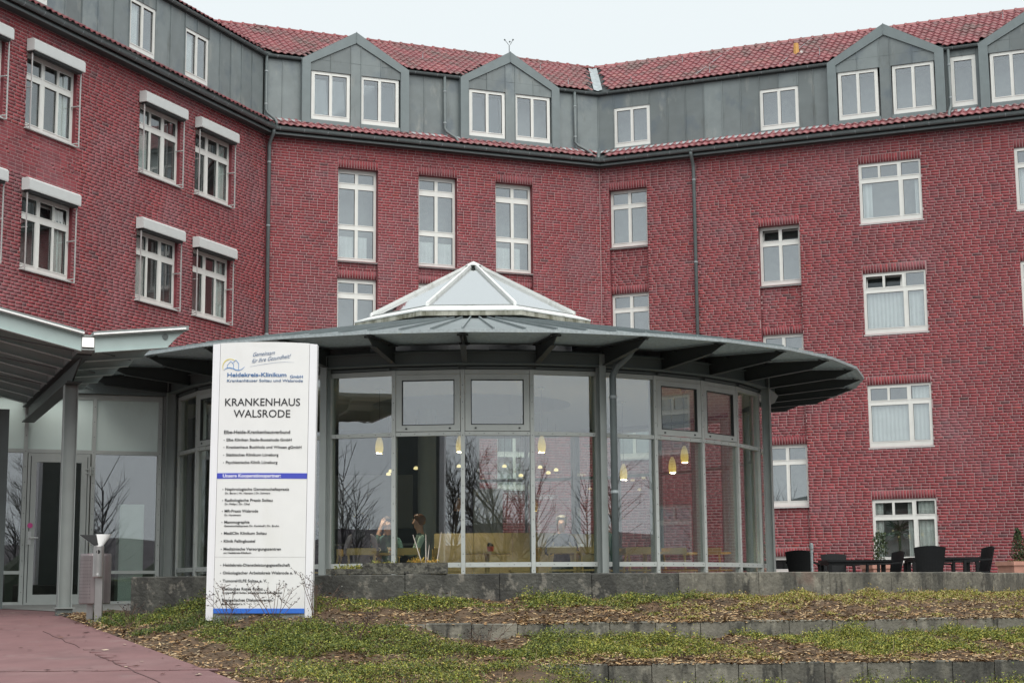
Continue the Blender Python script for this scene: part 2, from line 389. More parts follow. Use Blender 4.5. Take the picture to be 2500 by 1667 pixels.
def relief(mb, P, s0, s1, z0, z1, rects, base=0.0, side=0, front=0):
    """front face with rectangular fields at other depths; rects: (sa,sb,za,zb,depth|None hole,hole_depth)"""
    S = sorted({s0, s1, *[c for r in rects for c in r[:2] if s0 <= c <= s1]}); Z = sorted({z0, z1, *[c for r in rects for c in r[2:4] if z0 <= c <= z1]})
    D = {}
    for i in range(len(S) - 1):
        for j in range(len(Z) - 1):
            cs, cz = (S[i] + S[i + 1]) / 2, (Z[j] + Z[j + 1]) / 2; d = (base, False)
            for r in rects:
                if r[0] < cs < r[1] and r[2] < cz < r[3]: d = (r[4], r[5])
            D[i, j] = d
    for (i, j), (d, hole) in D.items():
        if not hole: mb.quad(P(S[i], d, Z[j]), P(S[i + 1], d, Z[j]), P(S[i + 1], d, Z[j + 1]), P(S[i], d, Z[j + 1]), front)
        e = D.get((i + 1, j))
        if e and e[0] != d: mb.quad(P(S[i + 1], d, Z[j]), P(S[i + 1], e[0], Z[j]), P(S[i + 1], e[0], Z[j + 1]), P(S[i + 1], d, Z[j + 1]), side)
        e = D.get((i, j + 1))
        if e and e[0] != d: mb.quad(P(S[i], d, Z[j + 1]), P(S[i + 1], d, Z[j + 1]), P(S[i + 1], e[0], Z[j + 1]), P(S[i], e[0], Z[j + 1]), side)

# openings: (sa, sb, za, zb, kind, back)  -- back is how deep the opening's field lies already (recessed bays)
ST = 10 / 3.
WIN = {'L': [], 'M': [], 'R': []}; REC = {'L': [], 'M': [], 'R': []}
for i, (a, b) in enumerate([(-13.35, -11.5), (-10.72, -8.87), (-6.27, -4.42), (-3.70, -1.86)]):
    for k in range(2):
        WIN['L'].append((a, b, 10.735 + .03 - k * ST, 12.568 + .03 - k * ST, 'L1' if i in (0, 1, 3) else 'L2', (i, k)))
for i, a in enumerate([2.19, 4.73, 7.25]):
    REC['M'].append((a, a + 1.25, FL, 9.735))
    for k in range(3): WIN['M'].append((a, a + 1.25, 9.755 - k * ST, 12.575 - k * ST, 'M', (i, k)))
for i, a in enumerate([8.20, 12.69]):
    for k in range(4): WIN['R'].append((a, a + 1.83, 10.735 - k * ST, 12.56 - k * ST, 'R3', (i, k)))
REC['R'] += [(.30, 1.56, FL, 10.70), (5.09, 6.36, FL, 9.09)]
for k in range(3): WIN['R'].append((.30, 1.56, 10.71 - k * ST, 12.57 - k * ST, 'R2', (5, k)))
for k in range(3): WIN['R'].append((5.09, 6.36, 9.10 - k * ST, 10.94 - k * ST, 'R2', (6, k)))
WIN['R'].append((5.09, 6.36, .50, .97, 'R1', (6, 3)))
FRM = {'L': FL_, 'M': FM, 'R': FR_}; SPAN = {'L': (LS0, 0), 'M': (0, LM), 'R': (0, RS1)}
RD = -.11; HD = -.145
bc_base = np.array([[.268, .052, .060], [.252, .052, .060], [.282, .054, .060], [.225, .055, .064], [.185, .057, .066], [.295, .058, .056], [.14, .06, .064]])
bc_p = np.array([.34, .29, .19, .11, .045, .015, .01])
brick_cols = []
tmpl = MB(); tmpl.box(-.115, .115, -.05, 0, 0, .071)
walls = {}
single_bricks = []
for w in 'LMR':
    fr = FRM[w]; s0, s1 = SPAN[w]; zb = FL
    rects = [(a, b, c, d, RD, False) for a, b, c, d in REC[w]]
    holes = []
    for (a, b, c, d, kind, ix) in WIN[w]:
        if d < zb: continue
        holes.append((a, b, max(c, zb), d, HD - .05 if w != 'L' else HD, True))
    mb = MB()
    relief(mb, lambda s, o, z: fr(s, o - .0035, z), s0, s1, zb, ZT + .3, rects + holes, 0.0, side=1, front=0)
    wo_ = mb.build('wall', ['mortar', 'reveal_brick'], hosp); walls[w] = wo_
    # bricks
    sold = []
    for (a, b, c, d, kind, ix) in WIN[w]:
        if w != 'L' and d > zb + .3:
            inrec = any(r[0] <= a + .01 and b - .01 <= r[1] and d + .3 < r[3] for r in REC[w])
            sold.append((a, b, d, d + .25, RD if inrec else 0))
    N = []
    k = 0; z = .735 - 11 * .083333
    while z < ZT:
        if z + .04 > zb:
            zm = z + .0417
            cuts = {s0, s1}
            act = []
            for (a, b, c, d, dep, hole) in rects + holes:
                if c - .02 < zm < d - .0: act.append((a, b, None if hole else dep)); cuts |= {a, b}
            for (a, b, c, d, dep) in sold:
                if c < zm < d: act.append((a, b, None)); cuts |= {a, b}
            cuts = sorted(cuts)
            off = (k % 2) * .125 + random.choice([0, 0, .0625, -.0625])
            for a, b in zip(cuts[:-1], cuts[1:]):
                dep = 0; mid = (a + b) / 2
                for (ra, rb, dd) in act:
                    if ra < mid < rb:
                        dep = dd
                        if dd is None: break
                if dep is None: continue
                s = a - ((a - off) % .25); 
                while s < b:
                    e = s + .25
                    if random.random() < .13: e = s + .125
                    p0, p1 = max(s + .008, a + .004), min(e - .008, b - .004)
                    if p1 - p0 > .03: N.append((p0, p1, dep, z + .0095, z + .0755))
                    s = e
        z += .083333; k += 1
    for (a, b, c, d, dep) in sold:
        nn = int(round((b - a) / .0833)); st = (b - a) / nn
        for i in range(nn): N.append((a + i * st + .0085, a + (i + 1) * st - .0085, dep + .002, c + .006, d - .006))
    N = np.array(N)
    ci = np.random.choice(len(bc_base), len(N), p=bc_p); cols = bc_base[ci] * (1 + .10 * np.random.randn(len(N), 1)).clip(.75, 1.3)
    if w == 'L':     # the three hundred nearest bricks are objects of their own
        sel = (N[:, 0] < -6.3) & (N[:, 3] > 9.6) & (N[:, 3] < 10.7) & (N[:, 1] - N[:, 0] > .2)
        idx = np.where(sel)[0]; idx = idx[np.argsort(N[idx, 0])][:300]
        single_bricks = [N[i] for i in idx]; keep = np.ones(len(N), bool); keep[idx] = False
        N, cols = N[keep], cols[keep]
    p0, p1, dep, za, zb2 = N.T
    fo = dep + .003 * np.random.rand(len(N)); bo = dep - .03
    def W3(s, o, z): return np.stack([fr.x + s * fr.dx + o * fr.nx, fr.y + s * fr.dy + o * fr.ny, z], -1)
    V = np.stack([W3(p0, fo, za), W3(p1, fo, za), W3(p1, bo, za), W3(p0, bo, za), W3(p0, fo, zb2), W3(p1, fo, zb2), W3(p1, bo, zb2), W3(p0, bo, zb2)], 1)
    me = poly_mesh('bricks', V, [f for i, f in enumerate(BOXF) if i != 4], cols)
    bo_ = link('brick_courses', me, 'brick', wo_); bo_['kind'] = 'stuff'
bmeshes = []
for i in range(10):
    b = MB(); b.box(-.5, .5, .0, .03, 0, .066); me = b.mesh('brick')
    at = me.attributes.new('bc', 'FLOAT_COLOR', 'POINT'); c = bc_base[np.random.choice(len(bc_base), p=bc_p)] * random.uniform(.85, 1.15)
    for d in at.data: d.color = (*c, 1)
    me.materials.append(M['brick']); bmeshes.append(me)
for (p0, p1, dep, za, zb2) in single_bricks:
    o = link('brick', random.choice(bmeshes), None, walls['L'], loc=FL_((p0 + p1) / 2, .003 * random.random(), za), rot=(0, 0, radians(67.5))); o.scale = (p1 - p0, 1, 1)
q = MB(); q.tube([FR_(0, .006, FL), FR_(0, .006, ZT)], .016, 6); q.build('expansion_joint', 'mortar', hosp)
q = MB(); q.tube([FM(0, .004, FL), FM(0, .004, ZT)], .02, 6); q.build('expansion_joint', 'reveal_brick', hosp)
# weep slots above the soldier courses
wm = MB()
for w in 'MR':
    for (a, b, c, d, kind, ix) in WIN[w]:
        if d > 1:
            dep = RD if any(r[0] <= a + .01 and b - .01 <= r[1] and d + .3 < r[3] for r in REC[w]) else 0
            x = a + .12
            while x < b: wm.box(x, x + .014, dep - .01, dep + .0055, d + .262, d + .325, P=FRM[w]); x += .25
wm.build('weep_slot', 'black_hole', hosp)['kind'] = 'stuff'

# ------------------------------------------------------------------ windows
def window(fr, s0, s1, z0, z1, o, panes, parent, curtain=None, sill=True, tilt=None, gl='win_glass', room=True, fmat='white_frame', sillmat='sill', hole=.5):
    """panes: list of (a,b,c,d) in metres from lower left; tilt: index set of panes standing open inwards at the top"""
    mb = MB(); w, h = s1 - s0, z1 - z0
    rects = [(a, b, c, d, -.045, True) for (a, b, c, d) in panes]
    relief(mb, lambda s, oo, z: fr(s0 + s, o + oo, z0 + z), 0, w, 0, h, rects, 0, 0, 0)
    # sash rims stand a little proud around every pane, with a dark gasket inside
    for (a, b, c, d) in panes:
        for (x0, x1, y0, y1) in ((a - .022, a, c - .022, d + .022), (b, b + .022, c - .022, d + .022), (a, b, c - .022, c), (a, b, d, d + .022)):
            mb.box(x0, x1, .001, .012, y0, y1, P=lambda s, oo, z: fr(s0 + s, o + oo, z0 + z))
        for (x0, x1, y0, y1) in ((a, a + .008, c, d), (b - .008, b, c, d), (a + .008, b - .008, c, c + .008), (a + .008, b - .008, d - .008, d)):
            mb.box(x0, x1, -.044, -.02, y0, y1, 1, P=lambda s, oo, z: fr(s0 + s, o + oo, z0 + z))
    wn = mb.build('window', [fmat, 'gasket'], parent)
    for i, (a, b, c, d) in enumerate(panes):
        if tilt and a >= tilt[0] - .02 and b <= tilt[1] + .02 and c >= tilt[2] - .02 and d <= tilt[3] + .1 and tilt[3] - tilt[2] < .8: continue
        q = MB()
        q.box(a, b, -.036, -.030, c, d, P=lambda s, oo, z: fr(s0 + s, o + oo, z0 + z)); q.build('pane', gl, wn)
    if tilt:       # a casement tilted inwards: an extra rim leaning back inside the frame
        a, b, c, d = tilt; an = .10 if d - c > .8 else .35
        q = MB()
        def TP(s, oo, z): zz = z - c; return fr(s0 + s, o - .05 - sin(an) * zz + oo, z0 + c + cos(an) * zz)
        for (x0, x1, y0, y1) in ((a, a + .05, c, d), (b - .05, b, c, d), (a, b, c, c + .05), (a, b, d - .05, d)): q.box(x0, x1, -.03, .01, y0, y1, P=TP)
        q.build('tilted_casement', fmat, wn)
        for (a2, b2, c2, d2) in [p_ for p_ in panes if p_[0] >= a - .02 and p_[1] <= b + .02 and p_[2] >= c - .02 and p_[3] <= d + .1]:
            q = MB(); q.box(a2, b2, -.012, -.006, c2, min(d2, d - .04), P=TP); q.build('pane', 'clear_glass', wn)
    if sill:
        q = MB(); q.box(-.03, w + .03, -.03, .17 if o < -.05 else .05, -.045, -.012, P=lambda s, oo, z: fr(s0 + s, o + oo, z0 + z)); q.build('sill', sillmat, wn)
    if room:
        q = MB(); r = hole; P = lambda s, oo, z: fr(s0 + s, o + oo, z0 + z)
        q.quad(P(-.3, -r, -.3), P(w + .3, -r, -.3), P(w + .3, -r, h + .3), P(-.3, -r, h + .3))
        for (a, b) in (((-.3, -.3), (-.3, h + .3)), ((w + .3, -.3), (w + .3, h + .3)), ((-.3, -.3), (w + .3, -.3)), ((-.3, h + .3), (w + .3, h + .3))):
            q.quad(P(a[0], -r, a[1]), P(a[0], -.06, a[1]), P(b[0], -.06, b[1]), P(b[0], -r, b[1]))
        q.build('room_lining', 'room', wn)
    if curtain:
        for (a, b, c, d) in curtain:
            q = MB(); nn = max(6, int((b - a) / .035)); P = lambda s, oo, z: fr(s0 + s, o + oo, z0 + z)
            for i in range(nn):
                x0, x1 = a + (b - a) * i / nn, a + (b - a) * (i + 1) / nn
                y0, y1_ = -.085 - .016 * sin(i * 1.9), -.085 - .016 * sin((i + 1) * 1.9)
                q.quad(P(x0, y0, c), P(x1, y1_, c), P(x1, y1_, d), P(x0, y0, d))
            q.build('curtain', 'curtain', wn, smooth=True)
    return wn
def lay(kind, w, h):
    f, mu = .085, .08
    if kind == 'R3':
        x = w * .635
        return [(f, x / 2 - .02 + .01, h - .45, h - .10), (x / 2 + .06, x - .055 + .03, h - .45, h - .10), (x + .09, w - f + .03, h - .45, h - .07),
                (f, x, .17, h - .60), (x + .13, w - f, .17, h - .60)]
    if kind in ('R2', 'M2'):
        c = w / 2
        return [(f, c - .05, h - .45, h - .10), (c + .05, w - f, h - .45, h - .10), (f, c - .05, .17, h - .60), (c + .05, w - f, .17, h - .60)]
    if kind == 'R1': return [(f, w / 2 - .05, .1, h - .1), (w / 2 + .05, w - f, .1, h - .1)]
    if kind == 'M':
        c = w / 2
        return [(f, c - .045, h - .42, h - .13), (c + .055, w - f, h - .42, h - .13), (f, c - .045, 1.13, h - .60), (c + .055, w - f, 1.13, h - .60), (f, c - .045, .13, .97), (c + .055, w - f, .13, .97)]
    if kind in ('L1', 'L2'):
        x = w * .36
        L = [(f, x - .03, h - .48, h - .12), (x + .09, x + .09 + (w - f - x - .09) / 2 - .035, h - .48, h - .12), (x + .09 + (w - f - x - .09) / 2 + .035, w - f, h - .48, h - .12),
             (f, x - .06, .15, h - .64), (x + .10, x + .09 + (w - f - x - .09) / 2 - .04, .15, h - .64), (x + .09 + (w - f - x - .09) / 2 + .03, w - f - .01, .15, h - .64)]
        return L if kind == 'L1' else [(w - b, w - a, c, d) for (a, b, c, d) in L]
    if kind == 'Z': return [(.10, w / 2 - .045, .16, h - .10), (w / 2 + .045, w - .10, .16, h - .10)]
    if kind == 'Z1': return [(.11, w - .11, .17, h - .14)]
cur = {('M', 0): [(.08, .58, .13, .78), (.66, .98, .13, .78)], ('M', 1): [(.08, .58, .13, .80), (.66, 1.15, .13, .78)], ('M', 2): [(.08, .60, .13, .80), (.66, .92, .13, .80)]}
for w in 'LMR':
    fr = FRM[w]
    for (a, b, c, d, kind, ix) in WIN[w]:
        inrec = w == 'M' or (w == 'R' and ix[0] >= 5)
        o = (RD - .09) if inrec else -.10
        if w == 'R' and ix[0] < 5: o = -.045
        ww, hh = b - a, d - c; P = lay(kind, ww, hh); cu = None; ti = None
        if w == 'M': cu = cur[('M', ix[0])]
        if kind == 'R3':
            cu = {0: [(.08, .36, .1, hh - .6), (1.62, 1.75, .1, hh - .6)], 1: [(.08, 1.14, .1, hh - .6), (1.30, 1.72, .1, hh - .6)], 2: [(.08, 1.15, .1, hh - .6), (1.28, 1.75, .1, hh - .1)], 3: [(.08, .30, .1, hh), (1.0, 1.2, .1, hh), (1.3, 1.75, .1, hh)]}[ix[1]]
            if ix == (0, 1): ti = (.06, 1.12, hh - .47, hh - .06)
        if kind == 'R2' and ix == (6, 0): ti = (.06, ww - .06, hh - .47, hh - .06)
        if w == 'L':
            cu = [(1.25, 1.72, .12, hh - .15)] if ix[0] != 2 else [(.1, .55, .12, hh - .15)]
            if ix == (1, 1): ti = (.74, 1.80, hh - .5, hh - .1)
        wn = window(fr, a, b, c, d, o, P, hosp, curtain=cu, tilt=ti, gl='court_glass' if (w == 'L' or (w == 'R' and ix == (0, 3))) else 'win_glass')
        if w == 'L':      # outside roller shutters: box and two guide rails
            q = MB(); z0, z1 = d - .02, d + .27
            prof = [(.02, z0), (.24, z0), (.245, z0 + .03), (.245, z1 - .05), (.20, z1), (.02, z1)]
            q.prism(prof, lambda o_, z_, t: fr(t, o_, z_), a - .06, b + .0, 0); q.build('shutter_box', 'shutter', wn)
            for s in (a + .0, b - .04):
                q = MB(); q.box(s, s + .024, .12, .145, c - .06, z0 + .002, P=fr)
                for zz in (c + .02, c + .95): q.box(s - .05 if s > a + .5 else s + .036, s - .001 if s > a + .5 else s + .07, -.09, .13, zz, zz + .02, P=fr)
                q.build('guide_rail', 'alu', wn)
            q = MB(); q.box(a, b - .06, .04, .2, z0 - .05, z0 - .002, P=fr); q.build('slat_roll', 'gasket', wn)
# ------------------------------------------------------------------ eaves, gutters, attic cladding
def cornerpt(i, out):   # 0: L start, 1: C1, 2: C2, 3: R end
    if i == 0: q = FL_(LS0, out, 0)
    elif i == 1: q = FM(out * T22 * 1.0, out, 0)
    elif i == 2: q = FR_(out * T22, out, 0)
    else: q = FR_(RS1, out, 0)
    return q
def sweep(mb, prof, mi=0, closed=True):
    P = [[(cornerpt(i, o)[0], cornerpt(i, o)[1], z) for o, z in prof] for i in range(4)]
    n = len(prof)
    for i in range(3):
        for k in range(n if closed else n - 1):
            mb.quad(P[i][k], P[i][(k + 1) % n], P[i + 1][(k + 1) % n], P[i + 1][k], mi)
q = MB(); sweep(q, [(-.1, ZT), (.25, ZT), (.25, ZT + .10), (-.1, ZT + .10)]); q.build('soffit_board', 'dark_board', hosp)
q = MB(); sweep(q, [(.251, ZT - .005), (.275, ZT - .005), (.275, ZT + .055), (.251, ZT + .055)]); q.build('fascia', 'gutter', hosp)
def gutter(name, oc, zc, r):
    q = MB(); pr = [(oc + r * cos(a), zc + r * sin(a)) for a in np.linspace(0, -pi, 9)] + [(oc + (r - .012) * cos(a), zc + (r - .012) * sin(a)) for a in np.linspace(-pi, 0, 9)]
    sweep(q, pr); lip = [(oc + r + .008 * cos(a), zc + .008 * sin(a)) for a in np.linspace(0, 2 * pi, 7)[:-1]]; sweep(q, lip)
    g_ = q.build(name, 'gutter', hosp, smooth=False)
    q = MB()
    for fr, s0, s1 in ((FL_, LS0, -.2), (FM, .3, LM - .2), (FR_, .3, RS1)):
        s = s0
        while s < s1:
            pr = [(oc + (r + .006) * cos(a), zc + (r + .006) * sin(a)) for a in np.linspace(.1, -pi, 7)]
            for (a, b) in zip(pr[:-1], pr[1:]): q.quad(fr(s, *a), fr(s + .02, *a), fr(s + .02, *b), fr(s, *b))
            s += .72
    q.build('gutter_bracket', 'lead', g_)
    return g_
gutter('gutter', .355, ZT + .165, .075)
ZB, ZTOP, ZO = 13.90, 15.72, -.15       # attic cladding
RP = radians(31); RL = 3.55
# tile courses between gutter and cladding, and the main roof
def tile_arr(fr, s0, s1, o0, z0, pitch, rows, row, wid, smin=None, smax=None, skip=None, stag=True):
    out = []
    for r in range(rows):
        u = r * row
        ns = int((s1 - s0) / wid)
        for i in range(ns):
            s = s0 + i * wid; o = o0 - u * cos(pitch)
            if smin and s < smin(o): continue
            if smax and s + wid > smax(o): continue
            if skip and skip(s + wid / 2, o, z0 + u * sin(pitch)): continue
            out.append((s, u))
    return out
TN = 7
def tile_template(wid, ln):
    V = []; prof = []
    for i in range(TN):
        t = i / (TN - 1); x = t * wid * 1.06
        h = .044 * (0.5 + .5 * cos(2 * pi * (t - .28))) ** 1.15
        prof.append((x, h))
    for (x, h) in prof: V.append((x, 0.0, h + .034))      # lower (front) edge, lifted over the tile below
    for (x, h) in prof: V.append((x, ln, h + .004))
    for (x, h) in prof: V.append((x, 0.0, h + .010))
    F = []
    for i in range(TN - 1):
        F.append((i, i + 1, TN + i + 1, TN + i)); F.append((2 * TN + i, 2 * TN + i + 1, i + 1, i))
    return np.array(V), F
tile_base = np.array([[.225, .055, .062], [.205, .052, .06], [.245, .062, .068], [.185, .052, .058], [.26, .085, .082]])
def place_tiles(fr, lst, o0, z0, pitch, wid, ln):
    Vt, F = tile_template(wid, ln)
    L = np.array(lst); s = L[:, 0][:, None] + Vt[None, :, 0]; u = L[:, 1][:, None] + Vt[None, :, 1] + .004 * np.random.randn(len(L), 1); h = Vt[None, :, 2] + .003 * np.random.randn(len(L), 1)
    o = o0 - u * cos(pitch) + h * sin(pitch); z = z0 + u * sin(pitch) + h * cos(pitch)
    V = np.stack([fr.x + s * fr.dx + o * fr.nx, fr.y + s * fr.dy + o * fr.ny, z], -1)
    cols = tile_base[np.random.choice(5, len(L), p=[.35, .25, .2, .15, .05])] * (1 + .08 * np.random.randn(len(L), 1))
    return V, F, cols
eave = MB()
sweep(eave, [(.40, ZT + .215), (ZO - .03, ZB - .03), (ZO - .03, ZB - .08), (.40, ZT + .165)]); ev = eave.build('eave_roof', 'dark_board', hosp)
PE = atan2(ZB - .02 - (ZT + .22), .40 - ZO)
allV, allC = [], []
for fr, s0, s1, lo, hi in ((FL_, LS0, 0, None, lambda o: o * -T22), (FM, -.0, LM, lambda o: o * T22, lambda o: LM - o * T22), (FR_, -.1, RS1, lambda o: o * T22, None)):
    lst = tile_arr(fr, s0 - .2, s1 + .2, .43, ZT + .225, PE, 2, .36, .21, lo, hi)
    V, F, c = place_tiles(fr, lst, .43, ZT + .225, PE, .21, .40); allV.append(V); allC.append(c)
me = poly_mesh('eave_tiles', np.concatenate(allV), F, np.concatenate(allC)); me.polygons.foreach_set('use_smooth', [True] * len(me.polygons)); o = link('tile_course', me, 'tile', ev); o['kind'] = 'stuff'
# lead flashing dressed over the top of the tiles
q = MB()
for fr, s0, s1 in ((FL_, LS0, .02), (FM, -.05, LM + .05), (FR_, -.05, RS1)):
    s = s0; pr = None
    while s < s1:
        h = .03 * sin(s * 2 * pi / .21) + .012 * sin(s * 5.1)
        a = (fr(s, ZO + .02, ZB + .03), fr(s, ZO + .10, ZB + .0), fr(s, ZO + .20 + h * .4, ZB - .10 + h * .4))
        if pr:
            for k in range(2): q.quad(pr[k], a[k], a[k + 1], pr[k + 1])
        pr = a; s += .05
q.build('flashing', 'lead', hosp)

DORM = [('M', 1.04, 4.40), ('M', 6.09, 9.44), ('R', 7.39, 10.85), ('R', 11.85, 15.31)]
ATT = []          # attic windows: (wall, s0, s1, z0, z1, kind, in dormer, tilted)
for w, a, b in DORM:
    ATT += [(w, a + .305, a + 1.50, 13.97, 15.47, 'Z', True, (w == 'M')), (w, b - 1.53, b - .31, 13.97, 15.47, 'Z', True, (w == 'M' and a < 2))]
ATT += [('R', .47, 1.67, 13.98, 15.28, 'Z', False, False), ('R', 5.23, 6.44, 13.98, 15.28, 'Z', False, False), ('R', 11.0, 11.73, 14.02, 15.56, 'Z1', False, False),
        ('L', -6.64, -5.46, 13.98, 15.36, 'Z', False, False), ('L', -4.10, -2.92, 13.98, 15.36, 'Z', False, False), ('L', -11.06, -9.88, 13.98, 15.36, 'Z', False, False), ('L', -13.6, -12.42, 13.98, 15.36, 'Z', False, False)]
for (w, a, b, c, d, kind, ind, ti) in ATT:
    fr = FRM[w]; o = .005 if ind else ZO + .012
    window(fr, a, b, c, d, o - .03, lay(kind, b - a, d - c), hosp, sill=False, tilt=(.06, b - a - .06, .12, d - c - .06) if ti else None, hole=.6,
           curtain=[(.12, .5, .1, d - c - .1)] if (w, ind) == ('L', False) else None)
def panel(fr, a, b, c, d, o, parent, seam=True, m='zinc'):
    q = MB(); q.box(a + .003, b - .003, o - .03, o + random.uniform(0, .004), c, d, P=fr)
    if seam: q.box(b - .012, b + .012, o, o + .028, c, d, P=fr)
    return q.build('cladding_panel', m, parent)
core = MB(); sweep(core, [(ZO - .035, ZB - .1), (ZO - .035, ZTOP + .1), (ZO - 6, ZTOP + .1), (ZO - 6, ZB - .1)])
# the core is opened behind the windows by keeping the cladding the only skin there
core = None
def clad(w, sa, sb):
    fr = FRM[w]; ws = sorted([(a, b, c, d) for (ww, a, b, c, d, k, ind, t) in ATT if ww == w and not ind and a > sa - .01 and b < sb + .01])
    x = sa
    for (a, b, c, d) in ws + [(sb, sb, 0, 0)]:
        n_ = max(1, int(round((a - x) / .6)))
        if a - x > .02:
            for i in range(n_): panel(fr, x + (a - x) * i / n_, x + (a - x) * (i + 1) / n_, ZB, ZTOP + .06, ZO, hosp)
        if b > a:
            mid = (a + b) / 2
            panel(fr, a, mid, d, ZTOP + .06, ZO, hosp); panel(fr, mid, b, d, ZTOP + .06, ZO, hosp); panel(fr, a, b, ZB, c, ZO + .02, hosp, seam=False)
        x = b
clad('L', LS0, -.07); clad('M', -.05, 1.04); clad('M', 4.40, 6.09); clad('M', 9.44, LM + .05); clad('R', -.05, 7.39); clad('R', 10.85, 11.85); clad('R', 15.31, RS1)
gutter('attic_gutter', ZO + .10, ZTOP + .10, .06)
q = MB(); sweep(q, [(ZO - .05, ZTOP + .02), (ZO + .05, ZTOP + .02), (ZO + .05, ZTOP + .16), (ZO - .05, ZTOP + .16)]); q.build('attic_fascia', 'dark_board', hosp)

# ------------------------------------------------------------------ main roof
RO0, RZ0 = ZO + .05, ZTOP + .16
def roofpt(fr, s, u): return fr(s, RO0 - u * cos(RP), RZ0 + u * sin(RP))
rb = MB()
oR = RO0 - RL * cos(RP); zR = RZ0 + RL * sin(RP)
sweep(rb, [(RO0, RZ0 - .02), (oR, zR - .02), (oR - 3.0, RZ0 - .05), (oR - 3, RZ0 - 2.0), (RO0 - .3, RZ0 - .4), (RO0 - .1, RZ0 - .1)])
roof = rb.build('roof', 'dark_board', hosp)
def inside_dormer(w):
    ds = [(a, b) for ww, a, b in DORM if ww == w]
    def f(s, o, z):
        for a, b in ds:
            c = (a + b) / 2; hw = (b - a) / 2
            if abs(s - c) < hw + .05 and z < 15.83 + (1 - abs(s - c) / hw) * .98: return True
        return False
    return f
V1, F, c1 = place_tiles(FM, tile_arr(FM, -3.0, LM + 2, RO0 + .06, RZ0, RP, 10, .345, .21, lambda o: o * T22 + .05, lambda o: LM - o * T22 - .12, inside_dormer('M')), RO0 + .06, RZ0, RP, .21, .40)
lR = tile_arr(FR_, -2.0, RS1, RO0 + .06, RZ0, RP, 10, .345, .21, lambda o: o * T22 + .12, None, inside_dormer('R'))
V2, F, c2 = place_tiles(FR_, lR, RO0 + .06, RZ0, RP, .21, .40)
lL = tile_arr(FL_, LS0, 3, RO0 + .06, RZ0, RP, 10, .345, .21, None, lambda o: -o * T22 - .05)
V3, F, c3 = place_tiles(FL_, lL, RO0 + .06, RZ0, RP, .21, .40)
A = np.array(lR)
near = np.argsort(-A[:, 0] + 0 * A[:, 1]); near = near[A[near, 0] < 13.2][:300]
keep = np.ones(len(V2), bool); keep[near] = False
me = poly_mesh('roof_tiles', np.concatenate([V1, V2[keep], V3]), F, np.concatenate([c1, c2[keep], c3])); me.polygons.foreach_set('use_smooth', [True] * len(me.polygons))
o = link('tile_field', me, 'tile', roof); o['kind'] = 'stuff'
Vt, F = tile_template(.21, .40); tms = []
for i in range(8):
    me = poly_mesh('tile', Vt[None], F, tile_base[np.random.choice(5, p=[.35, .25, .2, .15, .05])][None] * random.uniform(.9, 1.1)); me.materials.append(M['tile'])
    me.polygons.foreach_set('use_smooth', [True] * len(me.polygons)); tms.append(me)
for i in near:
    s, u = A[i]; P = FR_(s, RO0 + .06 - u * cos(RP), RZ0 + u * sin(RP))
    o = link('tile', random.choice(tms), None, roof); o.matrix_basis = Matrix.Translation(P) @ Matrix.Rotation(radians(-22.5), 4, 'Z') @ Matrix.Rotation(RP, 4, 'X') @ Matrix.Translation((0, random.gauss(0, .004), random.gauss(0, .003)))
# ridge tiles, one by one
rt = MB(); n_ = 8
for i in range(n_):
    for k, (x, r) in enumerate(((0, .115), (.40, .095))): pass
ring = lambda x, r: [(x, r * cos(a), r * sin(a)) for a in np.linspace(0, pi, 8)]
rt.v = ring(0, .125) + ring(.06, .125) + ring(.061, .105) + ring(.40, .095); rt.m = []
for k in range(3):
    for i in range(7): rt.f.append((k * 8 + i, k * 8 + i + 1, (k + 1) * 8 + i + 1, (k + 1) * 8 + i)); rt.m.append(0)
rt.f.append(tuple(range(8))); rt.m.append(0)
rmesh = rt.mesh('ridge_tile', True); at = rmesh.attributes.new('bc', 'FLOAT_COLOR', 'POINT')
for d in at.data: d.color = (.26, .058, .06, 1)
rmesh.materials.append(M['tile'])
for fr, s0, s1, ang in ((FM, oR * T22 + .1, LM - oR * T22 - .1, 22.5), (FR_, oR * T22 + .1, RS1, -22.5)):
    s = s0
    while s < s1:
        o = link('ridge_tile', rmesh, None, roof, loc=fr(s, oR - .02, zR + .01), rot=(0, random.gauss(0, .012), radians(ang))); s += .375
# valley gutter
q = MB(); vc = []
for u in (0.0, RL):
    o_ = RO0 - u * cos(RP); z_ = RZ0 + u * sin(RP) + .035
    vc.append((FM(LM - o_ * T22 - .15, o_, z_ + .03), FR_(o_ * T22, o_, z_), FR_(o_ * T22 + .15, o_, z_ + .03)))
q.quad(vc[0][0], vc[0][1], vc[1][1], vc[1][0]); q.quad(vc[0][1], vc[0][2], vc[1][2], vc[1][1]); q.build('valley_flashing', 'lead', roof)
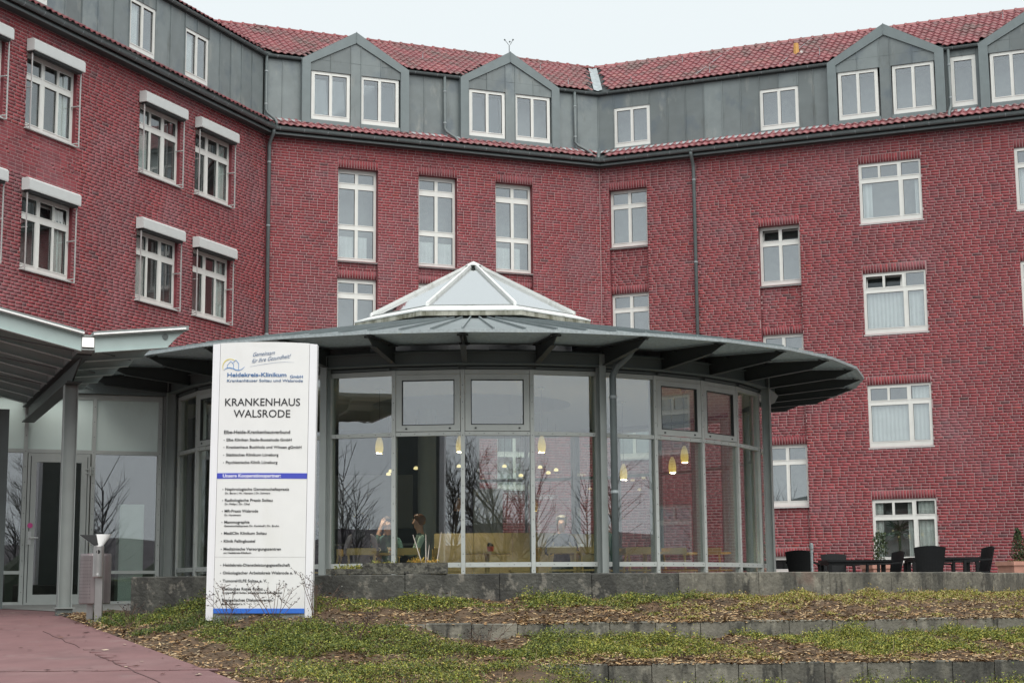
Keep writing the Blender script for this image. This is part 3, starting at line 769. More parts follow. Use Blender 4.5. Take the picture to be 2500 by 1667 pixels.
# snow hooks, vent and lightning wire
for fr, lst in ((FM, [(5.35, 1.5), (9.9, .2), (9.6, 2.0)]), (FR_, [(1.0, .3), (2.2, 2.4), (7.0, .9), (3.6, .35), (6.0, 2.2), (8.6, .3), (14.2, 1.6), (12.4, 2.4)])):
    for (s, u) in lst:
        q = MB(); a = Vector(roofpt(fr, s, u)); q.tube([a + Vector((0, 0, .03)), a + Vector((0, 0, .26)), a + Vector((fr.nx * .05, fr.ny * .05, .28))], .012, 5); q.build('snow_hook', 'lead', roof)
a = Vector(roofpt(FR_, 6.15, 1.55)); q = MB(); q.tube([a, a + Vector((0, 0, .38))], [.10, .075], 10); q.tube([a + Vector((.12, -.08, -.02)), a + Vector((.16, -.1, .1))], .05, 8, 1); q.build('roof_vent', ['orange', 'white_frame'], roof)
for fr, s_, in ((FR_, 3.6), (FR_, 6.35)):
    q = MB(); q.tube([Vector(roofpt(fr, s_ - .5, .1)) + Vector((0, 0, .09)), Vector(roofpt(fr, s_, RL * .95)) + Vector((0, 0, .10))], .008, 4); q.build('lightning_wire', 'lead', roof)
# gabled dormers in sheet zinc
for w, a, b in DORM:
    fr = FRM[w]; c = (a + b) / 2; ez, az = 15.80, 16.80; iw = .265; OB = .06
    q = MB()   # the wide bent trim around the gable
    out = [(a, ZB - .06), (a, ez), (c, az), (b, ez), (b, ZB - .06)]
    inn = [(a + iw, ZB - .06), (a + iw, ez - .10), (c, az - .34), (b - iw, ez - .10), (b - iw, ZB - .06)]
    for i in range(4):
        q.hexa([fr(*out[i][:1], -.10, out[i][1]), fr(out[i + 1][0], -.10, out[i + 1][1]), fr(inn[i + 1][0], -.10, inn[i + 1][1]), fr(inn[i][0], -.10, inn[i][1]),
                fr(out[i][0], OB, out[i][1]), fr(out[i + 1][0], OB, out[i + 1][1]), fr(inn[i + 1][0], OB, inn[i + 1][1]), fr(inn[i][0], OB, inn[i][1])])
    # cheeks and little roof running back into the tiles
    bk = -2.0
    for s_ in (a, b): q.quad(fr(s_, -.1, ZB - .06), fr(s_, -.1, ez), fr(s_, bk, ez), fr(s_, bk, ZB - .06))
    q.quad(fr(a, OB, ez + .004), fr(c, OB, az + .004), fr(c, bk, az + .004), fr(a, bk, ez + .004)); q.quad(fr(c, OB, az + .004), fr(b, OB, ez + .004), fr(b, bk, ez + .004), fr(c, bk, az + .004))
    dm = q.build('dormer', 'zinc_trim', hosp)
    q = MB(); q.box(c - .011, c + .011, OB, OB + .02, az - .34, az + .01, P=fr); q.build('trim_seam', 'zinc_trim', dm)
    # panels: gable field, middle post, aprons below the windows
    zt = 15.475
    def gz(s): return az - .34 - abs(s - c) / (c - a - iw) * (az - .34 - ez + .10)
    xs = [a + iw, a + iw + (c - .165 - a - iw) / 2, c - .165, c + .165, c + .165 + (b - iw - c - .165) / 2, b - iw]
    for i in range(5):
        x0, x1 = xs[i] + .003, xs[i + 1] - .003; lo = zt if i != 2 else ZB - .06
        q = MB(); pl_ = [(x0, lo), (x1, lo), (x1, gz(x1) + .01)] + ([(c, az - .335)] if x0 < c < x1 else []) + [(x0, gz(x0) + .01)]
        q.prism(pl_, lambda s_, z_, t: fr(s_, t, z_), -.02, .012 + .004 * (i % 2)); 
        if i != 4: q.box(x1 - .009, x1 + .009, .012, .036, lo, gz(x1), P=fr)
        q.build('cladding_panel', 'zinc', dm)
    for x0, x1 in ((a + iw, c - .165), (c + .165, b - iw)): panel(fr, x0, x1, ZB - .06, 13.965, .03, dm, seam=False, m='zinc_trim')
# downpipes
def pipe(parent, pts, r=.052, name='downpipe', bands=(), m='gutter'):
    q = MB(); q.tube(pts, r, 12); o = q.build(name, m, parent, smooth=True)
    for (p_, rr) in bands:
        k = MB(); p_ = Vector(p_); k.tube([p_ - Vector((0, 0, .02)), p_ + Vector((0, 0, .02))], rr, 12); k.build('pipe_clamp', 'lead', o)
    return o
def bend(fr, s, oa, za, ob, zb, zend, s2=None):
    s2 = s if s2 is None else s2
    return [fr(s, oa, za), fr(s, oa, za - .06), fr(s, oa * .9 + ob * .1, za - .12), fr((s + s2) / 2, (oa + ob) / 2, (za + zb) / 2), fr(s2, oa * .1 + ob * .9, zb + .08), fr(s2, ob, zb), fr(s2, ob, zend)]
pipe(hosp, bend(FM, .12, .355, ZT + .10, .10, ZT - .35, FL, .06), .055, bands=[(FM(.06, .10, z), .064) for z in (12.5, 10.6, 7.4, 4.1)])
pipe(hosp, bend(FR_, 3.13, .355, ZT + .10, .10, ZT - .35, FL), .055, bands=[(FR_(3.13, .10, z), .064) for z in (12.6, 10.0, 7.3, 4.6)])
def upipe(fr, s, ds=.22):
    pipe(hosp, [fr(s, ZO + .10, ZTOP + .06), fr(s, ZO + .10, ZB + .22), fr(s + ds * .2, ZO + .14, ZB + .10), fr(s + ds * .8, .30, ZT + .42), fr(s + ds, .34, ZT + .30), fr(s + ds, .355, ZT + .18)], .045, bands=[(fr(s, ZO + .10, z), .053) for z in (15.3, 14.3)])
upipe(FM, -.02, .25); upipe(FM, 5.60, .3); upipe(FM, 10.02, .42); upipe(FR_, 10.98, -.02)
pipe(hosp, [FR_(.02, .05, ZB + .0), FR_(.06, .25, ZT + .32), FR_(.08, .34, ZT + .17)], .06)
# yucca on the ground-floor sill inside the window
q = MB()
for i in range(46):
    an = random.uniform(0, 2 * pi); el_ = random.uniform(-.5, 1.3); ln = random.uniform(.3, .55); base = Vector(FR_(8.90, -.30, 1.62 + random.uniform(-.1, .15)))
    d = Vector((cos(an) * cos(el_), sin(an) * cos(el_) * .25, sin(el_))); sd_ = Vector((-sin(an), 0, cos(an))) * .022
    m_ = base + d * ln * .55; e_ = base + d * ln - Vector((0, 0, .10 * ln))
    q.add([base - sd_ * .5, base + sd_ * .5, m_ + sd_, m_ - sd_, e_], [(0, 1, 2, 3), (3, 2, 4)])
q.tube([FR_(8.90, -.30, .95), FR_(8.90, -.30, 1.6)], .04, 6)
yme = q.mesh('yucca_leaves'); at = yme.attributes.new('bc', 'FLOAT_COLOR', 'POINT')
for d in at.data: d.color = (.04, .085, .04, 1)
yu = thing('yucca', 'spiky dark green palm on the sill inside the ground floor window', 'houseplant', FR_(8.9, -.3, .93), world=True)
link('leaves', yme, 'leafy', yu); q = MB(); q.lathe([(.09, 0), (.12, .2)], 12, FR_(8.9, -.3, .76)); q.build('pot', 'cup', yu)
# a small weather mast on the ridge
an_ = Vector(FM(9.05, oR, zR + .05)); ms = thing('weather_mast', 'thin forked sensor mast standing on the roof ridge', 'mast', an_, world=True)
q = MB(); q.tube([an_, an_ + Vector((0, 0, .42))], .014, 6); q.tube([an_ + Vector((-.14, 0, .62)), an_ + Vector((-.05, 0, .50)), an_ + Vector((0, 0, .42)), an_ + Vector((.06, 0, .5)), an_ + Vector((.12, 0, .62))], .010, 5); q.build('pole', 'gutter', ms)
for dx, dz in ((-.15, .63), (.13, .63), (.02, .56)):
    q = MB(); q.lathe([(.01, -.03), (.035, 0), (.01, .03)], 8, an_ + Vector((dx, 0, dz))); q.build('sensor', 'gutter', ms)

# ================================================================== the glass pavilion
PX, PY, PR = -.703, 28.0, 5.0; D32 = pi / 16
def pol(r, th, z, cx=PX): return (cx + r * sin(th), PY - r * cos(th), z)
pav = thing('glass_pavilion', 'round glass pavilion with wide grey steel roof and white pyramid skylight', 'pavilion', (PX, PY, FL), world=True)
Z_RAIL, Z_TR, Z_GT, Z_FT = (.345, .41), (2.18, 2.235), 3.05, 3.11
def chord(k, r=PR):     # frame of the flat between mullion k and k+1: s from 0 to length
    a, b = pol(r, k * D32, 0), pol(r, (k + 1) * D32, 0)
    f = Fr(a[0], a[1], math.degrees(atan2(b[1] - a[1], b[0] - a[0]))); return f, sqrt((b[0] - a[0]) ** 2 + (b[1] - a[1]) ** 2)
AWN = {-1, 0, 3, 4, -5, -4, -9}
GLZ = list(range(-8, 16))
for k in GLZ + [GLZ[-1] + 1]:
    th = k * D32; f = Fr(*pol(PR, th, 0)[:2], math.degrees(th)); q = MB()
    q.box(-.028, .028, -.02, .022, FL, Z_FT, P=f); q.box(-.02, .02, -.13, -.02, FL, Z_FT, P=f)
    z = FL + .2
    while z < Z_FT: q.box(-.005, .005, .022, .026, z, z + .010, 1, P=f); z += .236
    q.build('mullion', ['alu_frame', 'gasket'], pav)
for k in GLZ:
    f, ln = chord(k); a, b = .03, ln - .03
    for nm, z0, z1 in (('bottom_rail', *Z_RAIL), ('transom', *Z_TR), ('head_rail', Z_GT, Z_FT), ('base_rail', FL, FL + .06)):
        q = MB(); q.box(a, b, -.05, .016, z0, z1, P=f)
        if nm in ('transom', 'bottom_rail'):
            x = a + .06
            while x < b: q.box(x, x + .010, .016, .020, (z0 + z1) / 2 - .005, (z0 + z1) / 2 + .005, 1, P=f); x += .205
        q.build(nm, ['alu_frame', 'gasket'], pav)
    def pane_(z0, z1, x0=a, x1=b, o=-.03, par=pav):
        q = MB(); q.box(x0, x1, o, o + .008, z0, z1, P=f); return q.build('pane', 'pane', par)
    pane_(FL + .06, Z_RAIL[0]); pane_(Z_RAIL[1], Z_TR[0])
    if k in AWN:
        q = MB(); m_ = .085; z0, z1 = Z_TR[1] + .008, Z_GT - .004
        relief(q, lambda s, o, z: f(s, o + .022, z), a + .004, b - .004, z0, z1, [(a + m_, b - m_, z0 + m_, z1 - m_ + .01, -.05, True)], 0)
        q.box(a + m_, a + m_ + .012, -.02, .024, z0 + m_, z1 - m_ + .01, 1, P=f); q.box(b - m_ - .012, b - m_, -.02, .024, z0 + m_, z1 - m_ + .01, 1, P=f)
        q.box(a + m_, b - m_, -.02, .024, z0 + m_, z0 + m_ + .012, 1, P=f); q.box(a + m_, b - m_, -.02, .024, z1 - m_ - .002, z1 - m_ + .01, 1, P=f)
        for x in (a + .15, b - .15): q.box(x - .013, x + .013, .022, .034, z0 + .03, z0 + .05, 1, P=f)
        aw = q.build('awning_window', ['alu_frame', 'gasket'], pav); pane_(z0 + m_, z1 - m_ + .01, a + m_, b - m_, -.01, aw)
    else: pane_(Z_TR[1], Z_GT)
# steel posts in pairs of flanges at the octagon corners, ring beams between them
for j, k in enumerate((-6, -2, 2, 6, 10, 14)):
    th = k * D32; f = Fr(*pol(PR + .14, th, 0)[:2], math.degrees(th)); q = MB()
    q.box(-.05, .05, .055, .065, FL, 3.34, P=f); q.box(-.05, .05, -.065, -.055, FL, 3.34, P=f); q.box(-.005, .005, -.055, .055, FL, 3.34, P=f)
    q.box(-.07, .07, -.08, .08, FL, FL + .02, P=f); q.build('post', 'steel', pav)
for j, k0 in enumerate((-10, -6, -2, 2, 6, 10)):
    q = MB()
    for k in range(k0, k0 + 4):
        for r0, r1, z0, z1 in ((PR + .14, PR + .152, 3.18, 3.335), (PR + .07, PR + .20, 3.165, 3.18), (PR + .07, PR + .20, 3.335, 3.35)):
            A_, B_ = k * D32, (k + 1) * D32
            q.hexa([pol(r0, A_, z0), pol(r0, B_, z0), pol(r1, B_, z0), pol(r1, A_, z0), pol(r0, A_, z1), pol(r0, B_, z1), pol(r1, B_, z1), pol(r1, A_, z1)])
    q.build('ring_beam', 'steel_dark', pav)
# dark closing strip and narrow clerestory above the head rail
for k in range(-10, 16):
    q = MB(); f, ln = chord(k, PR + .02); q.box(.0, ln, -.10, -.03, Z_FT, 3.40, P=f); q.box(.06, ln - .06, -.02, .02, 3.12, 3.15, P=f); q.build('blind_box', 'steel_dark', pav)
# roof: 32 flats, each of three standing-seam pans, with a ribbed underside and a bright rim
RX, RR, RZ = -.66, 6.53, 3.41
RI, RZI = 2.05, 4.34
for k in range(-16, 16):
    q = MB(); A_ = k * D32; n_ = 3
    for i in range(n_):
        a0, a1 = A_ + D32 * i / n_, A_ + D32 * (i + 1) / n_
        def rp(r, t, dz=0):   # a point on the flat roof facet
            u = (t - A_) / D32; p0, p1 = pol(r, A_, 0, RX), pol(r, A_ + D32, 0, RX)
            z = RZ + .03 + (RR - r) / (RR - RI) * (RZI - RZ - .03)
            return (p0[0] * (1 - u) + p1[0] * u, p0[1] * (1 - u) + p1[1] * u, z + dz)
        q.quad(rp(RR + .02, a0), rp(RR + .02, a1), rp(RI, a1), rp(RI, a0))
        w_ = .010
        q.hexa([rp(RR - .05, a0 - w_ / 6), rp(RR - .05, a0 + w_ / 6), rp(RI, a0 + w_ / 2), rp(RI, a0 - w_ / 2), rp(RR - .05, a0 - w_ / 6, .035), rp(RR - .05, a0 + w_ / 6, .035), rp(RI, a0 + w_ / 2, .035), rp(RI, a0 - w_ / 2, .035)])
    rpn = q.build('roof_panel', 'roof_zinc', pav)
    q = MB(); p0, p1 = A_, A_ + D32
    q.hexa([pol(RR, p0, RZ - .008, RX), pol(RR, p1, RZ - .008, RX), pol(RR + .03, p1, RZ - .008, RX), pol(RR + .03, p0, RZ - .008, RX), pol(RR, p0, RZ + .034, RX), pol(RR, p1, RZ + .034, RX), pol(RR + .03, p1, RZ + .034, RX), pol(RR + .03, p0, RZ + .034, RX)])
    q.build('rim', 'galv_rim', rpn)
    q = MB(); nr = 34; R_ = [PR - .05 + (RR - PR + .05) * i / nr for i in range(nr + 1)]
    for i in range(nr):
        z0 = RZ - .004 + (RR - R_[i]) * .045 + (.014 if i % 2 else 0); z1 = RZ - .004 + (RR - R_[i + 1]) * .045 + (.014 if (i + 1) % 2 else 0)
        q.quad(pol(R_[i], p0, z0, RX), pol(R_[i], p1, z0, RX), pol(R_[i + 1], p1, z1, RX), pol(R_[i + 1], p0, z1, RX))
    q.build('soffit_sheet', 'galv', rpn)
    # tapered bracket under every corner
    if -12 <= k <= 12:
        f = Fr(*pol(PR + .1, A_, 0, RX)[:2], math.degrees(A_)); L_ = RR - PR - .1; q = MB()
        web = [(0, 3.18), (L_ - .30, 3.285), (L_ - .06, 3.375), (L_ - .02, 3.395), (0, 3.455)]
        q.prism(web, lambda o, z, t: f(t, o, z), -.006, .006)
        q.hexa([f(-.04, 0, 3.17), f(.04, 0, 3.17), f(.04, L_ - .30, 3.275), f(-.04, L_ - .30, 3.275), f(-.04, 0, 3.18), f(.04, 0, 3.18), f(.04, L_ - .30, 3.285), f(-.04, L_ - .30, 3.285)])
        q.hexa([f(-.045, 0, 3.442), f(.045, 0, 3.442), f(.045, L_ - .04, 3.383), f(-.045, L_ - .04, 3.383), f(-.045, 0, 3.452), f(.045, 0, 3.452), f(.045, L_ - .04, 3.393), f(-.045, L_ - .04, 3.393)])
        for o_ in (.35, L_ - .16): q.box(-.075, .075, o_, o_ + .03, 3.40 - .02 * (o_ > .5), 3.425 - .02 * (o_ > .5), P=f)
        q.build('bracket', 'steel_black', pav)
# skylight: octagonal pyramid on a mossy white kerb
SK = thing('skylight', 'white octagonal pyramid skylight on top of the round pavilion', 'skylight', (RX, PY, 4.3), world=True)
def oc(r, i, z): return pol(r, (i + .5) * pi / 4, z, RX)
for i in range(8):
    q = MB(); q.hexa([oc(1.9, i - 1, 4.40), oc(1.9, i, 4.40), oc(2.14, i, 4.40), oc(2.14, i - 1, 4.40), oc(1.9, i - 1, 4.46), oc(1.9, i, 4.46), oc(2.14, i, 4.475), oc(2.14, i - 1, 4.475)], 1)
    q.hexa([oc(1.80, i - 1, 4.46), oc(1.80, i, 4.46), oc(2.15, i, 4.478), oc(2.15, i - 1, 4.478), oc(1.80, i - 1, 4.62), oc(1.80, i, 4.62), oc(2.15, i, 4.50), oc(2.15, i - 1, 4.50)], 0)
    q.build('kerb', ['skylight_frame', 'mossy_edge'], SK)
    q = MB(); q.add([oc(1.84, i - 1, 4.625), oc(1.84, i, 4.625), (RX, PY, 5.62), oc(1.82, i - 1, 4.615), oc(1.82, i, 4.615), (RX, PY, 5.61)], [(0, 1, 2), (5, 4, 3), (0, 3, 4, 1), (1, 4, 5, 2), (2, 5, 3, 0)])
    q.build('pane', 'sky_glass', SK)
    q = MB(); a, b = Vector(oc(1.87, i, 4.63)), Vector((RX, PY, 5.65)); d = (b - a); sdv = Vector((cos((i + .5) * pi / 4), sin((i + .5) * pi / 4), 0)) * .024; up_ = Vector((0, 0, .03))
    q.hexa([a - sdv - up_, a + sdv - up_, b + sdv * .8 - up_, b - sdv * .8 - up_, a - sdv + up_, a + sdv + up_, b + sdv * .8 + up_, b - sdv * .8 + up_]); q.build('glazing_bar', 'skylight_frame', SK)
    q = MB()   # kerb wall down to the roof
    q.quad(oc(1.95, i - 1, 4.25), oc(1.95, i, 4.25), oc(1.95, i, 4.41), oc(1.95, i - 1, 4.41)); q.build('upstand', 'roof_zinc', SK)
q = MB(); q.lathe([(.17, 5.585), (.17, 5.60), (.0, 5.685)], 8, (RX, PY, 0)); q.build('cap', 'skylight_frame', SK)
# downpipe at the front right post
f = Fr(*pol(PR + .30, 2 * D32 + .021, 0)[:2], 22.5 + 1)
pipe(pav, [f(.16, .30, 3.36), f(.15, .22, 3.30), f(.06, .02, 3.16), f(.0, 0, 3.02), f(0, 0, FL)], .05, bands=[(f(0, 0, z), .058) for z in (2.72, 1.38)])
# pavilion floor, ceiling and the solid back part
q = MB()
for k in range(32): q.add([pol(PR + .2, k * D32, FL + .006), pol(PR + .2, (k + 1) * D32, FL + .006), (PX, PY, FL + .006)], [(0, 1, 2)])
q.build('floor', 'floor_tile', pav)
q = MB()
for k in range(32): q.quad(pol(PR - .14, k * D32, 3.16), pol(PR - .14, (k + 1) * D32, 3.16), pol(1.7, (k + 1) * D32, 3.16), pol(1.7, k * D32, 3.16)); q.quad(pol(1.7, k * D32, 3.16), pol(1.7, (k + 1) * D32, 3.16), pol(1.75, (k + 1) * D32, 4.5), pol(1.75, k * D32, 4.5))
q.build('ceiling', 'ceiling', pav)
q = MB()
for k in range(16, 24): q.quad(pol(PR, k * D32, FL), pol(PR, (k + 1) * D32, FL), pol(PR, (k + 1) * D32, 3.3), pol(PR, k * D32, 3.3))
q.build('back_wall', 'dark_inner', pav)

# ================================================================== entrance front and link
ent = thing('entrance_vestibule', 'glazed entrance vestibule with grey frames and frosted green top panels', 'vestibule', E22(-1.5, 0, FL), world=True)
def ebox(q, s0, s1, o0, o1, z0, z1, mi=0): q.box(s0, s1, o0, o1, z0, z1, mi, P=E22)
SM = [-5.2, -4.15, -3.12, -2.10, -1.07, -.04]
for s in SM:
    q = MB(); ebox(q, s - .03, s + .03, -.10, .02, FL, 3.13)
    z = FL + .2
    while z < 3.1: ebox(q, s - .005, s + .005, .02, .024, z, z + .01, 1); z += .24
    q.build('mullion', ['alu_frame', 'gasket'], ent)
for i in range(5):
    a, b = SM[i] + .03, SM[i + 1] - .03
    for z0, z1 in ((2.19, 2.25), (3.05, 3.13)):
        q = MB(); ebox(q, a, b, -.06, .015, z0, z1); q.build('transom', 'alu_frame', ent)
    q = MB(); ebox(q, a, b, -.03, -.018, 2.25, 3.05); q.build('top_panel', 'spandrel', ent)
    if i != 3:
        for z0, z1 in ((.33, .38), (FL, FL + .06)):
            q = MB(); ebox(q, a, b, -.06, .015, z0, z1); q.build('rail', 'alu_frame', ent)
        for z0, z1 in ((FL + .06, .33), (.38, 2.19)):
            q = MB(); ebox(q, a, b, -.03, -.022, z0, z1); q.build('pane', 'pane', ent)
q = MB(); relief(q, lambda s, o, z: E22(s, o + .03, z), -2.06, -1.12, FL + .005, 2.185, [(-1.93, -1.25, .02, 2.05, -.06, True)], 0)
ebox(q, -2.02, -2.01, .03, .034, FL + .05, 2.14, 1); ebox(q, -1.165, -1.155, .03, .034, FL + .05, 2.14, 1)
door = q.build('door', ['alu_frame', 'gasket'], ent)
q = MB(); ebox(q, -1.93, -1.25, -.01, -.002, .02, 2.05); q.build('pane', 'pane', door)
q = MB(); ebox(q, -2.03, -1.98, .03, .04, .78, .98); q.tube([E22(-2.0, .04, .88), E22(-2.0, .09, .88), E22(-1.88, .09, .88)], .011, 8); q.build('handle', 'alu', door)
q = MB(); q.lathe([(.04, 0), (.04, .004)], 16, (0, 0, 0)); st_ = q.build('sticker', 'pink', door); st_.location = E22(-2.0, .045, 1.07); st_.rotation_euler = (pi / 2, 0, radians(22.5))
for z in (.35, 1.85):
    q = MB(); q.tube([E22(-1.12, .06, z), E22(-1.12, .06, z + .14)], .018, 8); ebox(q, -1.19, -1.06, .03, .05, z + .03, z + .05); ebox(q, -1.19, -1.06, .03, .05, z + .09, z + .11); q.build('hinge', 'alu_frame', door)
# broad corner casing towards the pavilion, flat roof and fascia of the link
q = MB(); ebox(q, 0.0, .24, -.16, .03, FL, 3.3); q.build('corner_casing', 'steel', ent)
q = MB(); ebox(q, -5.3, .9, -3.4, .12, 3.135, 3.40); q.build('flat_roof', 'steel_dark', ent)
q = MB(); ebox(q, -5.3, .9, -3.35, -.1, FL, FL + .008); q.build('floor', 'floor_tile', ent)
q = MB(); ebox(q, -5.3, .95, -3.4, -3.3, FL, 3.13); ebox(q, -5.3, -5.22, -3.3, .02, FL, 3.13); q.build('inner_wall', 'dark_inner', ent)
q = MB(); ebox(q, -5.2, .9, -3.3, -.1, 3.03, 3.05); q.build('ceiling', 'ceiling', ent)
q = MB(); ebox(q, -.62, -.24, -.45, -.12, FL, 1.42); cab = thing('glass_cabinet', 'pale green cabinet standing behind the entrance glass', 'cabinet', E22(-.42, -.3, FL), world=True)
q.build('body', 'spandrel', cab)
q = MB(); ebox(q, -.60, -.26, -.115, -.105, FL + .1, 1.38); q.build('front', 'spandrel', cab)
for i, (s, o) in enumerate(((-.62, -1.0), (-1.62, -1.3), (-.75, -2.4), (-2.6, -.9), (-1.75, -2.5))):
    c_ = E22(s, o, 3.0); lt = thing('ceiling_light', ['round glowing ceiling lamp behind the wide pane right of the door', 'round glowing ceiling lamp behind the door glass', 'round glowing ceiling lamp deep in the lobby, right of the door', 'round glowing ceiling lamp behind the pane left of the door', 'round glowing ceiling lamp deep in the lobby, behind the door'][i], 'ceiling lamp', c_, group='round lamps in the entrance lobby', world=True)
    q = MB(); q.lathe([(.19, -.06), (.20, -.03), (.20, .03)], 20, c_); q.build('diffuser', 'ceiling_lamp', lt); q = MB(); q.lathe([(.215, -.02), (.215, .04)], 20, c_); q.build('ring', 'alu', lt)

# ================================================================== entrance canopy: steel gull wing on posts
CK = .92; nd = Vector((-5.09, 19.47, 0)); ds_ = Vector((-.3827, .9239, 0)); dr = Vector((.9239, .3827, 0))
can = thing('entrance_canopy', 'grey steel butterfly canopy with ribbed wings before the entrance door', 'canopy', (-6.12, 22.59, FL), world=True)
def cp(t, q_, z): p_ = nd + (dr * t + ds_ * q_) * CK; return (p_.x, p_.y, 2.654 + (z - 2.885) * CK)
q = MB()   # spine: a box girder made of an I-beam with a wide lower flange
for t0, t1, z0, z1 in ((-.09, .09, 3.34, 3.36), (-.09, .09, 3.16, 3.18), (-.09, -.075, 3.18, 3.34), (.075, .09, 3.18, 3.34)):
    q.box(t0, t1, 0, 6.88, z0, z1, P=cp)
spine = q.build('spine_beam', 'steel', can)
q = MB(); web = [(0.5, 3.15), (6.88, 3.15), (6.88, 2.90), (1.45, 2.90), (.9, 3.05)]
q.prism(web, lambda a, z, t: cp(t, a, z), -.012, .012); q.box(-.10, .10, 1.2, 6.88, 2.885, 2.90, P=cp); q.box(-.10, .10, .35, 6.88, 3.142, 3.158, P=cp); q.build('lower_beam', 'steel_black', can)
q = MB(); q.box(-.075, .075, -.012, .01, 3.20, 3.325, P=cp); q.build('end_lamp', 'light_tube', can)
zr = lambda t: 3.32 + (.115 * t if t > 0 else -.235 * t)
for i in range(8):
    qq = i * .9; tr = [1.25, 1.08, 1.04, .97, .88, .80, .70, .62][i]; tl = 2.7
    for side, T in ((1, tr), (-1, tl)):
        q = MB(); s_ = side
        top = [(.09 * s_, zr(.09 * s_)), (T * s_, zr(T * s_))]
        poly = [(.09 * s_, zr(.09 * s_) - .19), ((T - .22) * s_, zr((T - .22) * s_) - .19), ((T - .10) * s_, zr((T - .1) * s_) - .07), (T * s_, zr(T * s_)), (.09 * s_, zr(.09 * s_))]
        q.prism(poly, lambda a, z, t: cp(a, qq + t, z), -.006, .006)
        def strip(dz0, dz1, w, ta, tb): q.hexa([cp(ta, qq - w, zr(ta) + dz0), cp(tb, qq - w, zr(tb) + dz0), cp(tb, qq + w, zr(tb) + dz0), cp(ta, qq + w, zr(ta) + dz0), cp(ta, qq - w, zr(ta) + dz1), cp(tb, qq - w, zr(tb) + dz1), cp(tb, qq + w, zr(tb) + dz1), cp(ta, qq + w, zr(ta) + dz1)])
        strip(.0, .010, .045, .09 * s_, T * s_); strip(-.202, -.19, .045, .09 * s_, (T - .22) * s_)
        q.build('rafter', 'canopy_steel', can)
# edge tubes through the rafters, roof sheets, front trims and tie rods
q = MB(); q.tube([cp(1.0, -.02, zr(1.0) - .05), cp(.62, 5.5, zr(.62) - .05)], .035, 10); q.build('purlin_tube', 'steel_dark', can)
q = MB(); q.tube([cp(-2.4, -.02, zr(-2.4) - .06), cp(-2.4, 5.5, zr(-2.4) - .06)], .035, 10); q.build('purlin_tube', 'steel_dark', can)
for i in range(7):
    for side in (1, -1):
        q = MB(); a0, a1 = i * .9 - (.06 if i == 0 else 0), (i + 1) * .9
        T0 = ([1.30, 1.13, 1.08, 1.0, .92, .84, .74, .66][i] if side > 0 else 2.75) * side; T1 = ([1.30, 1.13, 1.08, 1.0, .92, .84, .74, .66][i + 1] if side > 0 else 2.75) * side
        t0 = .06 * side
        q.hexa([cp(t0, a0, zr(t0) + .014), cp(T0, a0, zr(T0) + .014), cp(T1, a1, zr(T1) + .014), cp(t0, a1, zr(t0) + .014), cp(t0, a0, zr(t0) + .075), cp(T0, a0, zr(T0) + .075), cp(T1, a1, zr(T1) + .075), cp(t0, a1, zr(t0) + .075)])
        q.build('roof_sheet', 'sheet', can)
for side, T in ((1, 1.26), (-1, 2.7)):
    q = MB(); q.tube([cp(.06 * side, -.075, zr(.06 * side) + .03), cp(T * side, -.075, zr(T * side) + .03)], .016, 8); q.build('front_trim', 'alu', can)
    for i in range(3):
        q = MB(); q.tube([cp(.15 * side, .2 + i * 1.8, 3.17), cp((T - .45) * side, 1.6 + i * 1.8, zr((T - .45) * side) - .13)], .010, 6); q.build('tie_rod', 'steel_dark', can)
b_ = cp(0, 1.55, 0); f = Fr(b_[0], b_[1], 22.5); zb = PZ(b_[1]) + .02; zt_ = 2.65; q = MB()
q.box(-.085, -.075, -.085, .085, zb + .09, zt_, P=f); q.box(.075, .085, -.085, .085, zb + .09, zt_, P=f); q.box(-.075, .075, -.006, .006, zb + .09, zt_, P=f)
q.box(-.12, .12, -.12, .12, zb + .075, zb + .092, P=f); q.box(-.095, .095, -.095, .095, zb - .15, zb + .074, 1, P=f); q.build('post', ['steel', 'steel_dark'], can)
f = Fr(-7.23, 23.2, 22.5); q = MB(); q.box(-.07, .07, -.07, .07, FL - .2, 2.62, P=f); q.box(-.09, -.071, -.09, .09, FL - .2, 2.62, P=f); q.build('post', 'steel_dark', can)

# ================================================================== retaining walls
def wallblock(pts_a, pts_b, z0, z1, th, name, mats, parent, cham=.012):
    """a block between two plan points on the face, thickness th backwards along the local normal"""
    a, b = Vector((*pts_a, 0)), Vector((*pts_b, 0)); d = (b - a).normalized(); n_ = Vector((-d.y, d.x, 0))
    a2, b2 = a + d * .004, b - d * .004; c = cham
    def ring(i, z): return [a2 + d * i + n_ * i + Vector((0, 0, z)), b2 - d * i + n_ * i + Vector((0, 0, z)), b2 - d * i + n_ * (th - i) + Vector((0, 0, z)), a2 + d * i + n_ * (th - i) + Vector((0, 0, z))]
    q = MB(); R_ = [ring(0, z0), ring(0, z1 - c), ring(c, z1)]
    for r in R_: q.v += [tuple(p_) for p_ in r]
    for k in range(2):
        for i in range(4): q.f.append((k * 4 + i, k * 4 + (i + 1) % 4, (k + 1) * 4 + (i + 1) % 4, (k + 1) * 4 + i))
    q.f.append((8, 9, 10, 11)); q.m = [0] * len(q.f)
    return q.build(name, mats, parent)
rw1 = thing('retaining_wall', 'curved dark concrete wall bordering the terrace, uppermost of the three', 'wall', (W1C[0], W1C[1] - W1R, -.2), world=True)
def w1p(a): return (W1C[0] + W1R * sin(a), W1C[1] - W1R * cos(a))
st1 = 1.09 / W1R; a0 = -.2755
for i in range(17):
    a = a0 + i * st1 if i else a0
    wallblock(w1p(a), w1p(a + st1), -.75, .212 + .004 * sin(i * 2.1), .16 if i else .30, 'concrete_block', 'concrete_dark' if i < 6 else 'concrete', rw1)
y2 = lambda x: 17.45 + .028 * (x + .8) ** 2
y3 = lambda x: 15.9 + .01 * x * x
